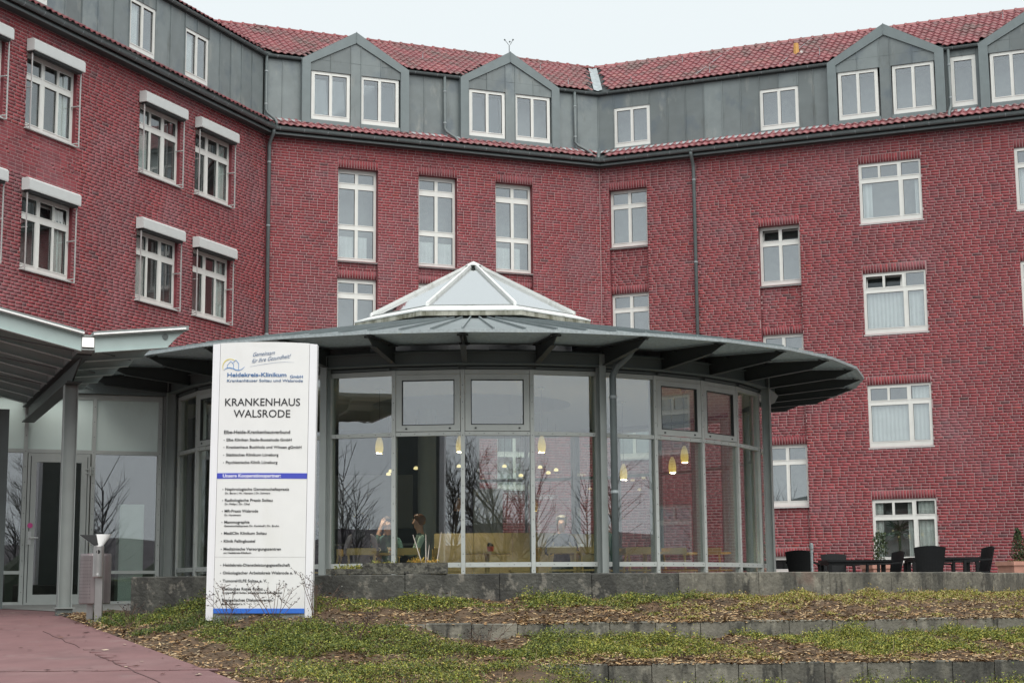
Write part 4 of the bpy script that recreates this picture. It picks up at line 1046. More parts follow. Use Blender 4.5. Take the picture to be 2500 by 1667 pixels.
rw2 = thing('retaining_wall', 'streaked concrete kerb wall across the planted slope, middle of the three', 'wall', (2, 17.6, -.6), world=True)
x = -1.42; i = 0
while x < 8.0:
    wallblock((x, y2(x)), (x + .485, y2(x + .485)), -1.0, -.325 + .008 * sin(i * 1.7), .10, 'concrete_block', 'concrete', rw2); x += .485; i += 1
rw3 = thing('retaining_wall', 'streaked concrete kerb wall along the bottom edge of the picture, lowest of the three', 'wall', (3, 15.9, -1), world=True)
x = .06; i = 0
while x < 7.2:
    wallblock((x, y3(x)), (x + .415, y3(x + .415)), -1.6, -.69 + .008 * sin(i * 2.3), .10, 'concrete_block', 'concrete', rw3); x += .415; i += 1
# ------------------------------------------------------------------ planted slope between them
def y1(x):
    dx = min(max(x - W1C[0], -W1R * .97), W1R * .97); return W1C[1] - sqrt(W1R ** 2 - dx * dx)
def sst(a, b, x): t_ = min(max((x - a) / (b - a), 0), 1); return t_ * t_ * (3 - 2 * t_)
def lerp(a, b, t_): return a + (b - a) * t_
def bedz(x, y):
    w2, w3 = sst(-1.35, -.35, x), sst(.15, 1.1, x)
    Y1, Y2, Y3 = y1(x), y2(x), y3(x)
    if y >= Y2: z = lerp(-.34, -.075, min(max((y - Y2) / max(Y1 - Y2, .3), 0), 1.15))
    elif y >= Y3: z = lerp(-.70, lerp(-.345, -.49, w2), (y - Y3) / (Y2 - Y3))
    else: z = lerp(-.70, -.93, w3) - (Y3 - y) * .10
    e = x - pe(y)
    z = lerp(PZ(y) - .01, z, sst(-.05, 1.5, e)) - .5 * sst(.02, -.25, e)
    k_ = sst(0, .4, e) * (sst(0, .3, y - Y2) if y >= Y2 else (sst(0, .3, y - Y3) if y >= Y3 else 1)); z += k_ * (.022 * sin(x * 5.1 + y * 3.3) + .018 * sin(x * 11.7 - y * 7.9))
    return z
def bed_strip(name, ya, yb, x0, x1, nx, ny):
    q = MB()
    for i in range(nx + 1):
        x = x0 + (x1 - x0) * i / nx
        for j in range(ny + 1):
            A_, B_ = ya(x), yb(x); y = A_ + (B_ - A_) * j / ny; q.v.append((x, y, bedz(x, y + (1e-4 if j == 0 else (-1e-4 if j == ny else 0)))))
    for i in range(nx):
        for j in range(ny): k = i * (ny + 1) + j; q.f.append((k, k + ny + 1, k + ny + 2, k + 1)); q.m.append(0)
    return struct(q.build(name, 'soil', None, smooth=True))
bed_strip('upper_bed', y2, lambda x: max(y1(x), y2(x)) + .06, -4.95, 9.3, 120, 16)
q = MB()      # the bed runs on beside the path, past the end of the wall
for i in range(15):
    y = 17.6 + 3.35 * i / 14
    for j in range(9):
        x = lerp(pe(y) - .02, -4.3, j / 8); q.v.append((x, y, PZ(y) + .004 + .05 * sst(0, .8, x - pe(y)) + .02 * sin(x * 5 + y * 4) * sst(0, .3, x - pe(y))))
for i in range(14):
    for j in range(8): k = i * 9 + j; q.f.append((k, k + 1, k + 10, k + 9)); q.m.append(0)
struct(q.build('side_bed', 'soil', smooth=True))
bed_strip('middle_bed', y3, y2, -4.6, 9.5, 110, 14)
bed_strip('lower_bed', lambda x: 11.5, y3, -4.0, 9.5, 100, 14)

# ================================================================== hospital sign
KS = 18 / 4005.4
SG = (-2.765, 18.0, -.285)
sign = thing('hospital_sign', 'tall white pylon sign listing the hospital and its partners', 'sign', SG, rot=(0, .009, 0))
SW, SH = 257 * KS, 3.03; HW = SW / 2
def bulge(u): return .035 * (1 - (u / HW) ** 2)
topz = lambda u: SH + .012 - .016 * (u / HW) ** 2
def su(x, y): return ((x - (519.5 - .0276 * (y - 838.8))) - 128.5) * KS
def sv(x, y): return (1514 - y - .0145 * (x - 640)) * KS
def z3(x, y): X, Y = 480 + x / 4.126, 800 + y / 4.126; return su(X, Y), sv(X, Y)
def z4(x, y): X, Y = 480 + x / 3.92, 1140 + y / 3.92; return su(X, Y), sv(X, Y)
PW = HW - .085
q = MB(); n_ = 14; V = []
us = [-PW + 2 * PW * i / n_ for i in range(n_ + 1)]
for i in range(n_):
    a, b = us[i], us[i + 1]
    q.hexa([(a, -bulge(a), .10), (b, -bulge(b), .10), (b, .05, .10), (a, .05, .10), (a, -bulge(a), topz(a)), (b, -bulge(b), topz(b)), (b, .05, topz(b)), (a, .05, topz(a))])
q.build('panel', 'sign_white', sign)
for s_ in (-1, 1):
    q = MB(); a, b = PW + .004, HW
    q.hexa([(a * s_, -bulge(a), 0), (b * s_, -.0, 0), (b * s_, .13, 0), (a * s_, .13, 0), (a * s_, -bulge(a), SH - .003), (b * s_, -.0, SH - .01), (b * s_, .13, SH - .01), (a * s_, .13, SH - .003)]); q.build('side_profile', 'sign_post', sign)
q = MB(); q.box(-PW, PW, .0, .10, -.15, .10); q.build('plinth', 'steel', sign)
q = MB(); q.box(-PW, PW, .052, .125, .10, SH - .03); q.build('added_back', 'steel_dark', sign)  # unseen dark back, added to darken the sign's reflection in the panes
def band(name, m, za, zb, off=.003):
    q = MB()
    for i in range(n_):
        a, b = us[i], us[i + 1]
        q.hexa([(a, -bulge(a) - off, za), (b, -bulge(b) - off, za), (b, -bulge(b) + .01, za), (a, -bulge(a) + .01, za), (a, -bulge(a) - off, zb), (b, -bulge(b) - off, zb), (b, -bulge(b) + .01, zb), (a, -bulge(a) + .01, zb)])
    q.build(name, m, sign)
band('blue_band', 'band_blue', z3(210, 1545)[1], z3(210, 1490)[1]); band('bottom_band', 'band_sky', z4(160, 1403)[1], z4(160, 1358)[1]); band('panel_joint', 'alu', z4(172, 879)[1], z4(172, 875)[1], .001)
dg = None
def text(body, zf, x0, x1, base, cap, m='ink', bold=.014, shear=0, rise=0):
    cu = bpy.data.curves.new('lettering', 'FONT'); cu.body = body; cu.size = 1; cu.extrude = .004; cu.offset = bold; cu.resolution_u = 3; cu.shear = shear
    to = bpy.data.objects.new('lettering', cu); COL.objects.link(to); bpy.context.view_layer.update()
    me = bpy.data.meshes.new_from_object(to.evaluated_get(bpy.context.evaluated_depsgraph_get())); bpy.data.objects.remove(to); bpy.data.curves.remove(cu)
    n = len(me.vertices); co = np.zeros(n * 3, np.float32); me.vertices.foreach_get('co', co); co = co.reshape(-1, 3)
    u0, v0 = zf(x0, base); u1 = zf(x1, base)[0]; kk = KS / (4.126 if zf is z3 else 3.92)
    mnx, mxx = co[:, 0].min(), co[:, 0].max()
    X = u0 + (co[:, 0] - mnx) / (mxx - mnx) * (u1 - u0); Z = v0 + co[:, 1] / .70 * cap * kk + rise * (X - u0)
    Y = -.035 * (1 - (X / HW) ** 2) - .0035 - co[:, 2] * .25
    me.vertices.foreach_set('co', np.stack([X, Y, Z], -1).astype(np.float32).ravel()); me.update(); me.materials.clear()
    return link('lettering', me, m, sign)
def dot(zf, x, y, r=4.5):
    u, v = zf(x, y); q = MB(); k = r * KS / 4; q.add([(u + k * cos(a), -bulge(u) - .004, v + k * sin(a)) for a in np.linspace(0, 2 * pi, 9)[:-1]], [tuple(range(8))]); q.build('bullet', 'ink', sign)
text('Gemeinsam', z3, 572, 795, 305, 42, 'ink_grey', -.004, .45, .10); text('für Ihre Gesundheit!', z3, 560, 955, 372, 42, 'ink_grey', -.004, .45, .14)
text('Heidekreis-Klinikum', z3, 308, 910, 513, 40, 'ink_blue', .022); text('GmbH', z3, 945, 1075, 516, 28, 'ink_blue'); text('Krankenhäuser Soltau und Walsrode', z3, 305, 1075, 566, 27, 'ink_grey')
text('KRANKENHAUS', z3, 285, 1045, 809, 76, 'ink', .006); text('WALSRODE', z3, 372, 945, 925, 76, 'ink', .006)
text('Elbe-Heide-Krankenhausverbund', z3, 275, 943, 1092, 34)
for tx, x0, x1, y in (('Elbe Kliniken Stade-Buxtehude GmbH', 300, 958, 1167), ('Krankenhaus Buchholz und Winsen gGmbH', 298, 1055, 1241), ('Städtisches Klinikum Lüneburg', 296, 825, 1318), ('Psychiatrische Klinik Lüneburg', 293, 815, 1394)):
    text(tx, z3, x0, x1, y, 28); dot(z3, x0 - 24, y - 10)
text('Unsere Kooperationspartner:', z3, 262, 848, 1531, 33, 'ink_white', .022)
for tx, x1, y, sub, sx1, sy in (('Nephrologische Gemeinschaftspraxis', 882, 247, 'Dr. Baron | Hr. Hamann | Dr. Schwarz', 703, 281), ('Radiologische Praxis Soltau', 727, 352, 'Dr. Philips | Dr. Cihal', 507, 384), ('MR-Praxis Walsrode', 588, 454, 'Dr. Horstmann', 423, 488),
        ('Mammographie', 505, 559, 'Gemeinschaftspraxis Dr. Kerkhoff | Dr. Bruhn', 785, 591), ('MediClin Klinikum Soltau', 667, 664, 0, 0, 0), ('Klinik Fallingbostel', 558, 738, 0, 0, 0), ('Medizinische Versorgungszentren', 802, 812, 'am Heidekreis-Klinikum', 520, 844),
        ('Heidekreis-Dienstleistungsgesellschaft', 887, 963, 0, 0, 0), ('Onkologischer Arbeitskreis Walsrode e. V.', 957, 1036, 0, 0, 0), ('TumoreHILFE Soltau e. V.', 668, 1111, 0, 0, 0), ('Deutsches Rotes Kreuz', 630, 1186, 'Kreisverband Soltau | Kreisverband Fallingbostel', 810, 1217), ('Evangelischer Diakonieverein', 718, 1290, 'Berlin-Zehlendorf e. V.', 465, 1322)):
    x0 = 272 - (y - 247) * .0285; text(tx, z4, x0, x1, y, 26); dot(z4, x0 - 22, y - 9)
    if sub: text(sub, z4, x0 - 1, sx1, sy, 17)
def ribbon(pts_, w, m, zf=z3, name='logo'):
    q = MB(); P_ = [zf(*p_) for p_ in pts_]; 
    for (a, b, wa, wb) in zip(P_[:-1], P_[1:], w[:-1], w[1:]):
        d = Vector((b[0] - a[0], b[1] - a[1])).normalized(); nx, ny = -d.y, d.x
        pp = [(a[0] + nx * wa - d.x * wa * .5, a[1] + ny * wa - d.y * wa * .5), (a[0] - nx * wa - d.x * wa * .5, a[1] - ny * wa - d.y * wa * .5), (b[0] - nx * wb + d.x * wb * .5, b[1] - ny * wb + d.y * wb * .5), (b[0] + nx * wb + d.x * wb * .5, b[1] + ny * wb + d.y * wb * .5)]
        q.add([(u, -bulge(u) - .0045 - .0003 * (m == 'logo_blue'), v) for u, v in pp], [(0, 1, 2, 3)])
    q.build(name, m, sign)
ar = [(340 + 78 * cos(a), 412 - 80 * sin(a)) for a in np.linspace(3.6, .95, 16)]
ribbon(ar, [.0009 + .004 * sin(pi * min(i, 12) / 15) for i in range(16)], 'logo_yellow')
ribbon([(272, 444), (300, 426), (330, 420), (365, 428), (400, 443), (430, 446), (460, 434), (486, 410)], [.002, .004, .005, .005, .0045, .004, .003, .0015], 'logo_blue')
ribbon([(310, 424), (308, 395), (345, 355), (374, 388), (372, 432)], [.0025] * 5, 'logo_blue'); ribbon([(366, 370), (397, 342), (426, 378), (424, 440)], [.0027] * 4, 'logo_blue')
ribbon([(540, 408), (680, 382), (800, 362), (900, 354), (990, 357)], [.0008, .0013, .0013, .0012, .0006], 'ink_grey', name='underline')

# ================================================================== litter bin with ashtray
bn = thing('litter_bin', 'perforated steel litter bin with white hooded ashtray beside the path', 'litter bin', (-5.3, 20.85, -.38), world=True)
q = MB(); bx, by = -5.32, 21.0
q.lathe([(.185, -.10), (.195, -.09), (.195, .50), (.188, .53), (.175, .53), (.175, -.07)], 28, (bx, by, 0)); q.build('body', 'stainless_brown', bn, smooth=False)
q = MB()
for i in range(8):
    for j in range(12):
        a = radians(-158 + i * 9); z = -.02 + j * .042
        c_ = Vector((bx + .1965 * cos(a), by + .1965 * sin(a), z)); t_ = Vector((-sin(a), cos(a), 0)) * .005
        q.add([c_ + t_ * cos(w_) + Vector((0, 0, .005 * sin(w_))) for w_ in np.linspace(0, 2 * pi, 7)[:-1]], [tuple(range(6))])
q.build('perforation', 'black_hole', bn)['kind'] = 'stuff'
q = MB(); q.lathe([(.065, .23), (.068, .24), (.068, .615), (.06, .625)], 20, (-5.215, 20.72, 0)); q.build('ashtray', 'stainless', bn, smooth=False)
q = MB(); q.lathe([(.026, 0), (.026, .012)], 12); o = q.build('stub_hole', 'black_hole', bn); o.matrix_basis = Matrix.Translation((-5.205, 20.665, .545)) @ Matrix.Rotation(pi / 2, 4, 'X')
q = MB(); q.lathe([(.014, 0), (.014, .012)], 12); o = q.build('lock', 'alu', bn); o.matrix_basis = Matrix.Translation((-5.205, 20.663, .27)) @ Matrix.Rotation(pi / 2, 4, 'X')
hood = MB(); n_ = 20   # an oblique open funnel, white outside and black inside, gaping to the left
for mi, off in ((0, 0), (1, -.006)):
    k0 = len(hood.v)
    for k in range(n_ + 1):
        a = radians(-78 + 258 * k / n_); lf = .5 - .5 * cos(a)
        hood.v += [(-5.285 + (.21 + off) * cos(a), 20.80 + (.12 + off) * sin(a), .765), (-5.222 + (.062 + off) * cos(a), 20.73 + (.055 + off) * sin(a), .625)]
    for k in range(n_): hood.f.append((k0 + 2 * k, k0 + 2 * k + 2, k0 + 2 * k + 3, k0 + 2 * k + 1)); hood.m.append(mi)
ho = hood.build('hood', ['sign_white', 'black_hole'], bn, smooth=True)
q = MB(); q.box(-5.262, -5.172, 20.775, 20.835, -.48, .25); q.build('post', 'stainless', bn); q = MB(); q.box(-5.46, -5.38, 21.16, 21.21, -.45, .4); q.build('post', 'stainless', bn)
q = MB(); q.tube([(-5.36, 20.803, .515), (-5.36, 20.803, .53)], .001, 4); q.build('sticker', 'pink', bn)

bn.location = (-4.92, 19.40, -.36); bn.scale = (.93, .93, .93)

# ================================================================== stone troughs on the wall
NR = np.random.RandomState(11)
FINE = 1.0
def leaves_cluster(c, R_, H_, n, size, cols, up=.3):
    n = int(n * (1 + (FINE - 1) * 1.6)); size = size / FINE
    a = NR.uniform(0, 2 * pi, n); r = np.sqrt(NR.rand(n)); h = NR.rand(n)
    P = np.stack([c[0] + R_[0] * r * np.cos(a), c[1] + R_[1] * r * np.sin(a), c[2] + H_ * h * (1 - .6 * r)], -1)
    d = NR.randn(n, 3); d[:, 2] = d[:, 2] * .6 + up; d /= np.linalg.norm(d, axis=1)[:, None]
    e = np.cross(d, NR.randn(n, 3)); e /= np.linalg.norm(e, axis=1)[:, None]; sz = (size * NR.uniform(.6, 1.4, n))[:, None]
    V = np.stack([P - d * sz, P - e * sz * .45, P + d * sz, P + e * sz * .45], 1)
    return V, np.array(cols)[NR.randint(0, len(cols), n)] * NR.uniform(.7, 1.25, (n, 1))
def leafobj(name, lists, parent=None, m='leafy'):
    return link(name, quads_mesh(name, np.concatenate([a for a, b in lists]), np.concatenate([b for a, b in lists])), m, parent)
SED = [(.42, .22, .03), (.30, .20, .03), (.45, .30, .06), (.18, .17, .04)]
YG = [(.22, .23, .035), (.16, .17, .03), (.30, .25, .05)]
for x0, x1, h, lab, cl in ((-2.16, -1.68, .06, 'low weathered stone trough with yellow-green stonecrop, on the wall beside the sign', YG), (-1.74, -.77, .125, 'longer weathered stone trough with orange stonecrop and dry stalks, on the wall', SED)):
    yc = y1((x0 + x1) / 2) + .17
    tr = thing('stone_trough', lab, 'trough', ((x0 + x1) / 2, yc, .225), group='stone troughs on the terrace wall', world=True)
    q = MB(); zt_ = .228 + h; nx_ = 10
    relief(q, lambda s, o, z: (x0 + s, yc - .15 + z, .2165 + h + o), 0, x1 - x0, 0, .30, [(.05, x1 - x0 - .05, .05, .25, -.03, False)], 0)
    q.quad((x0, yc - .15, .2165), (x1, yc - .15, .2165), (x1, yc - .15, .2165 + h), (x0, yc - .15, .2165 + h)); q.quad((x0, yc + .15, .2165), (x1, yc + .15, .2165), (x1, yc + .15, .2165 + h), (x0, yc + .15, .2165 + h))
    for xx in (x0, x1): q.quad((xx, yc - .15, .2165), (xx, yc + .15, .2165), (xx, yc + .15, .2165 + h), (xx, yc - .15, .2165 + h))
    q.build('trough', 'stone', tr)
    L_ = []
    for i in range(7 if h < .1 else 9):
        xx = lerp(x0 + .15, x0 + .38, random.random()) if h < .1 else lerp(x1 - .42, x1 - .10, random.random())
        L_.append(leaves_cluster((xx, yc + random.uniform(-.09, .09), .2165 + h - .01), (.07, .07), .09, 40, .016, cl, 1.2))
    if h > .1: 
        for i in range(5): L_.append(leaves_cluster((x0 + .1 + .06 * i, yc, .2165 + h - .01), (.06, .05), .05, 24, .014, YG, 1.2))
    leafobj('stonecrop', L_, tr)['kind'] = 'stuff'
    if h > .1:
        for (a, b, ln) in ((x1 - .30, -.10, .32), (x1 - .25, .0, .32), (x1 - .23, .02, .20), (x1 - .12, .05, .35)):
            q = MB(); q.tube([(a, yc, .22 + h), (a + b * .5, yc, .22 + h + ln * .5), (a + b, yc, .22 + h + ln)], [.007, .006, .004], 5); q.build('dry_stalk', 'dry_stem', tr)

# ================================================================== terrace furniture
def arm_chair(loc, rz, label):
    t_ = thing('garden_chair', label, 'chair', (loc[0], loc[1], FL + .001), rz, 'black plastic chairs on the terrace')
    q = MB(); q.box(-.25, .25, -.25, .22, .40, .435); q.build('seat', 'black_plastic', t_)
    q = MB(); n_ = 10     # back: curved shell flaring upwards, faces -y
    for i in range(n_):
        for j in range(3): pass
    def bp(u, v, o): w_ = .22 + .05 * v; return (u * w_, .21 + .09 * v + .05 * (1 - u * u) + o, .40 + .47 * v - .03 * u * u * v)
    for i in range(n_):
        for j in range(4):
            u0, u1 = -1 + 2 * i / n_, -1 + 2 * (i + 1) / n_; v0, v1 = j / 4, (j + 1) / 4
            q.hexa([bp(u0, v0, 0), bp(u1, v0, 0), bp(u1, v0, .02), bp(u0, v0, .02), bp(u0, v1, 0), bp(u1, v1, 0), bp(u1, v1, .02), bp(u0, v1, .02)])
    q.build('backrest', 'black_plastic', t_)
    for s_ in (-1, 1):
        q = MB(); q.hexa([(s_ * .245 - .02, -.25, .60), (s_ * .245 + .03, -.25, .60), (s_ * .245 + .03, .26, .63), (s_ * .245 - .02, .26, .63), (s_ * .245 - .02, -.25, .63), (s_ * .245 + .03, -.25, .63), (s_ * .245 + .03, .26, .66), (s_ * .245 - .02, .26, .66)]); q.build('armrest', 'black_plastic', t_)
        for y_, top in ((-.23, .62), (.22, .42)):
            q = MB(); lx = s_ * .25; q.hexa([(lx - .03 + s_ * .02, y_ * 1.12 - .025, 0), (lx + .03 + s_ * .02, y_ * 1.12 - .025, 0), (lx + .03 + s_ * .02, y_ * 1.12 + .025, 0), (lx - .03 + s_ * .02, y_ * 1.12 + .025, 0), (lx - .025, y_ - .02, top), (lx + .03, y_ - .02, top), (lx + .03, y_ + .02, top), (lx - .025, y_ + .02, top)]); q.build('leg', 'black_plastic', t_)
    return t_
def low_table(loc, w, d, rz, label):
    t_ = thing('garden_table', label, 'table', (loc[0], loc[1], FL + .001), rz, 'black plastic tables on the terrace')
    q = MB(); q.box(-w / 2, w / 2, -d / 2, d / 2, .67, .71); q.box(-w / 2 + .03, w / 2 - .03, -d / 2 + .03, d / 2 - .03, .62, .668); q.build('tabletop', 'black_plastic', t_)
    for sx_ in (-1, 1):
        for sy_ in (-1, 1):
            q = MB(); x_, y_ = sx_ * (w / 2 - .05), sy_ * (d / 2 - .05); q.hexa([(x_ - .03, y_ - .03, 0), (x_ + .03, y_ - .03, 0), (x_ + .03, y_ + .03, 0), (x_ - .03, y_ + .03, 0), (x_ - .04, y_ - .04, .62), (x_ + .04, y_ - .04, .62), (x_ + .04, y_ + .04, .62), (x_ - .04, y_ + .04, .62)]); q.build('leg', 'black_plastic', t_)
arm_chair((5.42, 31.0), 2.75, 'black chair beside the slim pole, nearest to the pavilion')
arm_chair((6.58, 33.6), .1, 'black chair behind the long low table')
arm_chair((7.15, 32.0), -1.35, 'black chair in profile between the two tables, in front of the left pot')
arm_chair((7.13, 28.6), 3.10, 'large black chair with its broad back turned to the wall, nearest of all')
arm_chair((8.45, 33.2), .25, 'black chair half hidden behind the broad-backed one')
arm_chair((8.02, 29.0), -1.45, 'black chair in profile at the right, leaning back beside the right pot')
low_table((6.75, 32.6), 1.35, .8, .05, 'black low table with one chair behind it, left of the two')
low_table((7.9, 30.6), 1.25, .8, .0, 'black low table behind the broad-backed chair, right of the two')
def pot(loc, label, plant, w=.3):
    t_ = thing('planter_pot', label, 'plant pot', (loc[0], loc[1], FL + .001), .35 if w > .275 else .55, 'terracotta pots on the terrace')
    q = MB(); 
    def rg(r, z): return [(-r, -r * .8, z), (r, -r * .8, z), (r, r * .8, z), (-r, r * .8, z)]
    R_ = [rg(w * .78, 0), rg(w * .95, .56), rg(w * 1.06, .565), rg(w * 1.06, .64), rg(w * .92, .64), rg(w * .90, .60)]
    for r in R_: q.v += r
    for k in range(5):
        for i in range(4): q.f.append((k * 4 + i, k * 4 + (i + 1) % 4, (k + 1) * 4 + (i + 1) % 4, (k + 1) * 4 + i))
    q.f.append((20, 21, 22, 23)); q.m = [0] * len(q.f); q.build('pot', 'terracotta', t_)
    GR = [(.03, .055, .02), (.045, .075, .025), (.022, .04, .018), (.07, .09, .03)]
    if plant == 'conifer':
        L_ = []
        for i in range(16):
            z = .62 + i * .04; r = .17 * (1 - abs(i - 5) / 13); L_.append(leaves_cluster((.12 + random.uniform(-.02, .02), 0, z), (r, r), .07, 70, .022, GR, 1.3))
        leafobj('shrub', L_, t_); leafobj('underplanting', [leaves_cluster((-.12 + .05 * i, -.05, .62), (.07, .12), .07, 40, .018, [(.12, .10, .03), (.08, .08, .03), (.15, .08, .04)]) for i in range(5)], t_)
    else:
        L_ = []
        for i in range(14):
            z = .62 + i * .05; r = .20 * (1 - abs(i - 7) / 16); L_.append(leaves_cluster((.05 + random.uniform(-.03, .03), 0, z), (r * .8, r), .08, 50, .028, GR, 1.3))
        leafobj('shrub', L_, t_); leafobj('underplanting', [leaves_cluster((-.18 + .06 * i, -.05, .62), (.07, .12), .08, 30, .02, [(.10, .10, .04), (.05, .07, .03), (.2, .17, .14)]) for i in range(5)], t_)
pot((7.62, 34.6), 'terracotta trough pot behind the profile chair, left of the two pots', 'bush', .28)
pot((9.5, 31.4), 'terracotta trough pot with a small conifer at the right edge', 'conifer', .27)
pl_ = thing('steel_pole', 'slim grey steel pole with round cap on the terrace', 'pole', (4.86, 27.0, FL)); q = MB(); q.tube([(0, 0, 0), (0, 0, .80)], .022, 10); q.build('tube', 'galv_rim', pl_); q = MB(); q.lathe([(.03, .80), (.034, .82), (.034, .87), (.02, .90)], 10); q.lathe([(.03, .745), (.03, .76)], 10); q.build('cap', 'galv_rim', pl_)

# ================================================================== inside the pavilion
def wood_chair(loc, rz, label):
    t_ = thing('cafe_chair', label, 'chair', (loc[0], loc[1], FL + .007), rz, 'light wooden cafe chairs')
    q = MB(); q.box(-.21, .21, -.21, .21, .44, .465); q.build('seat', 'wood', t_)
    q = MB()
    for i in range(8):
        u0, u1 = -1 + i / 4, -1 + (i + 1) / 4; g_ = lambda u, z, o: (u * .22, .20 + .05 * (1 - u * u) + o, z)
        q.hexa([g_(u0, .70, 0), g_(u1, .70, 0), g_(u1, .70, .02), g_(u0, .70, .02), g_(u0, .80, 0), g_(u1, .80, 0), g_(u1, .80, .02), g_(u0, .80, .02)])
    q.build('backrest', 'wood', t_)
    for sx_ in (-1, 1):
        for sy_ in (-1, 1): q = MB(); q.tube([(sx_ * .18, sy_ * .18 + .02 * (sy_ > 0), 0), (sx_ * .18, sy_ * .18, .44)] + ([(sx_ * .19, .22, .72)] if sy_ > 0 else []), .017, 7); q.build('leg', 'wood', t_)
def cafe_table(loc, label, w=.7):
    t_ = thing('cafe_table', label, 'table', (loc[0], loc[1], FL + .007), 0, 'light wooden cafe tables')
    q = MB(); q.box(-w / 2, w / 2, -w / 2, w / 2, .71, .74); q.build('tabletop', 'wood', t_); q = MB(); q.tube([(0, 0, .02), (0, 0, .71)], .035, 8); q.build('stem', 'wood', t_); q = MB(); q.lathe([(.22, 0), (.2, .02), (.04, .03)], 12); q.build('foot', 'gasket', t_)
TB = [((-2.05, 25.25), 'wooden cafe table between the seated women at the left'), ((-.40, 24.9), 'wooden cafe table with a red flower pot, in the middle of the pavilion front'), ((.98, 25.15), 'wooden cafe table with cups before the man in black'), ((2.05, 25.9), 'wooden cafe table with a small white pot, behind the downpipe'), ((3.1, 26.6), 'wooden cafe table at the right end of the pavilion')]
for (p_, lb) in TB: cafe_table(p_, lb)
for (p_, r_, lb) in (((-1.55, 24.75), 2.9, 'wooden cafe chair before the man in the green vest'), ((-.95, 25.0), 1.7, 'wooden cafe chair left of the red flower pot'), ((.15, 24.95), -1.5, 'wooden cafe chair right of the red flower pot'), ((.72, 24.6), 3.1, 'wooden cafe chair with its back to the glass, left of the front right post'), ((1.22, 24.65), 3.0, 'wooden cafe chair with its back to the glass, touching the front right post'),
                     ((2.0, 25.3), 2.8, 'wooden cafe chair just right of the pavilion downpipe'), ((2.62, 25.9), 2.5, 'wooden cafe chair before the right-hand glass, middle of three'), ((3.2, 26.0), 2.4, 'wooden cafe chair before the right-hand glass, farthest right')): wood_chair(p_, r_, lb)
pt = thing('partition', 'low tan wooden partition across the middle of the pavilion', 'partition', (-.3, 27, FL), world=True)
for i, (a, b) in enumerate(((-1.30, -.66), (-.655, -.02), (-.015, .70), (.705, 1.35))):
    q = MB(); q.box(a, b, 27.0, 27.06, FL + .01, .955 - (.0 if i < 3 else .03)); q.build('board', 'tan', pt)
cl = thing('column', 'round grey concrete column inside the pavilion', 'column', (-1.5, 28.6, FL)); q = MB(); q.lathe([(.16, 0), (.16, 3.32)], 20); q.build('shaft', 'column', cl, smooth=False); q = MB(); q.lathe([(.17, 0), (.17, .06)], 20); q.build('base', 'steel_dark', cl)
ct = thing('service_counter', 'dark service counter at the back left of the pavilion', 'counter', (-2.9, 30.2, FL), world=True)
q = MB(); q.box(-4.4, -.9, 30.0, 30.5, FL + .01, .85); q.build('front', 'dark_inner', ct); q = MB(); q.box(-4.45, -.85, 29.95, 30.55, .851, .89); q.build('top', 'inner_wall', ct)
q = MB(); q.box(-4.6, -1.9, 31.0, 31.1, 1.2, 2.2); q.build('shelf_panel', 'inner_wall', ct); q = MB(); q.box(-.75, -.2, 30.7, 30.8, .3, 1.9); q.build('notice_board', 'white_wall', ct)
LAMPS = [((-2.08, 25.5, 2.15), 'glowing egg-shaped pendant behind the left front pane'), ((-.86, 26.5, 2.24), 'glowing egg-shaped pendant behind the middle mullion'), ((.45, 25.5, 2.14), 'glowing egg-shaped pendant left of the front right post'),
         ((1.85, 27.5, 1.84), 'glowing egg-shaped pendant just right of the downpipe, lowest of three'), ((2.62, 27.0, 1.91), 'glowing egg-shaped pendant in the right bay, middle of three'), ((2.72, 26.0, 2.0), 'glowing egg-shaped pendant in the right bay, highest of three'), ((-3.6, 26.6, 1.95), 'glowing egg-shaped pendant seen through the panes left of the sign')]
pq = MB(); prof = [(.045, 0), (.056, .02), (.063, .07), (.062, .12), (.052, .18), (.036, .23), (.018, .265)]; pq.lathe(prof, 16); pq.f.pop(-2); pq.m.pop(-2); pme = pq.mesh('shade', True); pme.materials.append(M['pendant'])
for (p_, lb) in LAMPS:
    t_ = thing('pendant_lamp', lb, 'pendant lamp', p_, 0, 'egg-shaped pendant lamps'); link('shade', pme, None, t_); pl0 = bpy.data.lights.new('bulb', 'POINT'); pl0.energy = 75; pl0.color = (1, .88, .68); pl0.shadow_soft_size = .015; plo = bpy.data.objects.new('bulb', pl0); COL.objects.link(plo); plo.parent = t_; plo.location = (0, 0, .06); q = MB(); q.tube([(0, 0, .26), (0, 0, 3.16 - p_[2])], .004, 5); q.build('cord', 'gasket', t_); q = MB(); q.lathe([(.05, 3.13 - p_[2]), (.05, 3.155 - p_[2])], 10); q.build('canopy', 'cup', t_)
SPOTS = ((946, 1162, 29.5, 'tiny glowing spot lamp, lower of the close pair behind the left front pane'), (951, 1155, 30.5, 'tiny glowing spot lamp, upper of the close pair behind the left front pane'), (1013, 1148, 30, 'tiny glowing spot lamp behind the second front pane, left half'),
         (1118, 1144, 31, 'tiny glowing spot lamp just left of the middle front mullion'), (1229, 1145, 31, 'tiny glowing spot lamp behind the third front pane, higher of two'), (1269, 1168, 30, 'tiny glowing spot lamp behind the third front pane, lower of two'),
         (1316, 1148, 31, 'tiny glowing spot lamp behind the fourth front pane, leftmost of three'), (1336, 1162, 30, 'tiny glowing spot lamp behind the fourth front pane, lowest of three'), (1355, 1155, 31, 'tiny glowing spot lamp behind the fourth front pane, rightmost of three'))
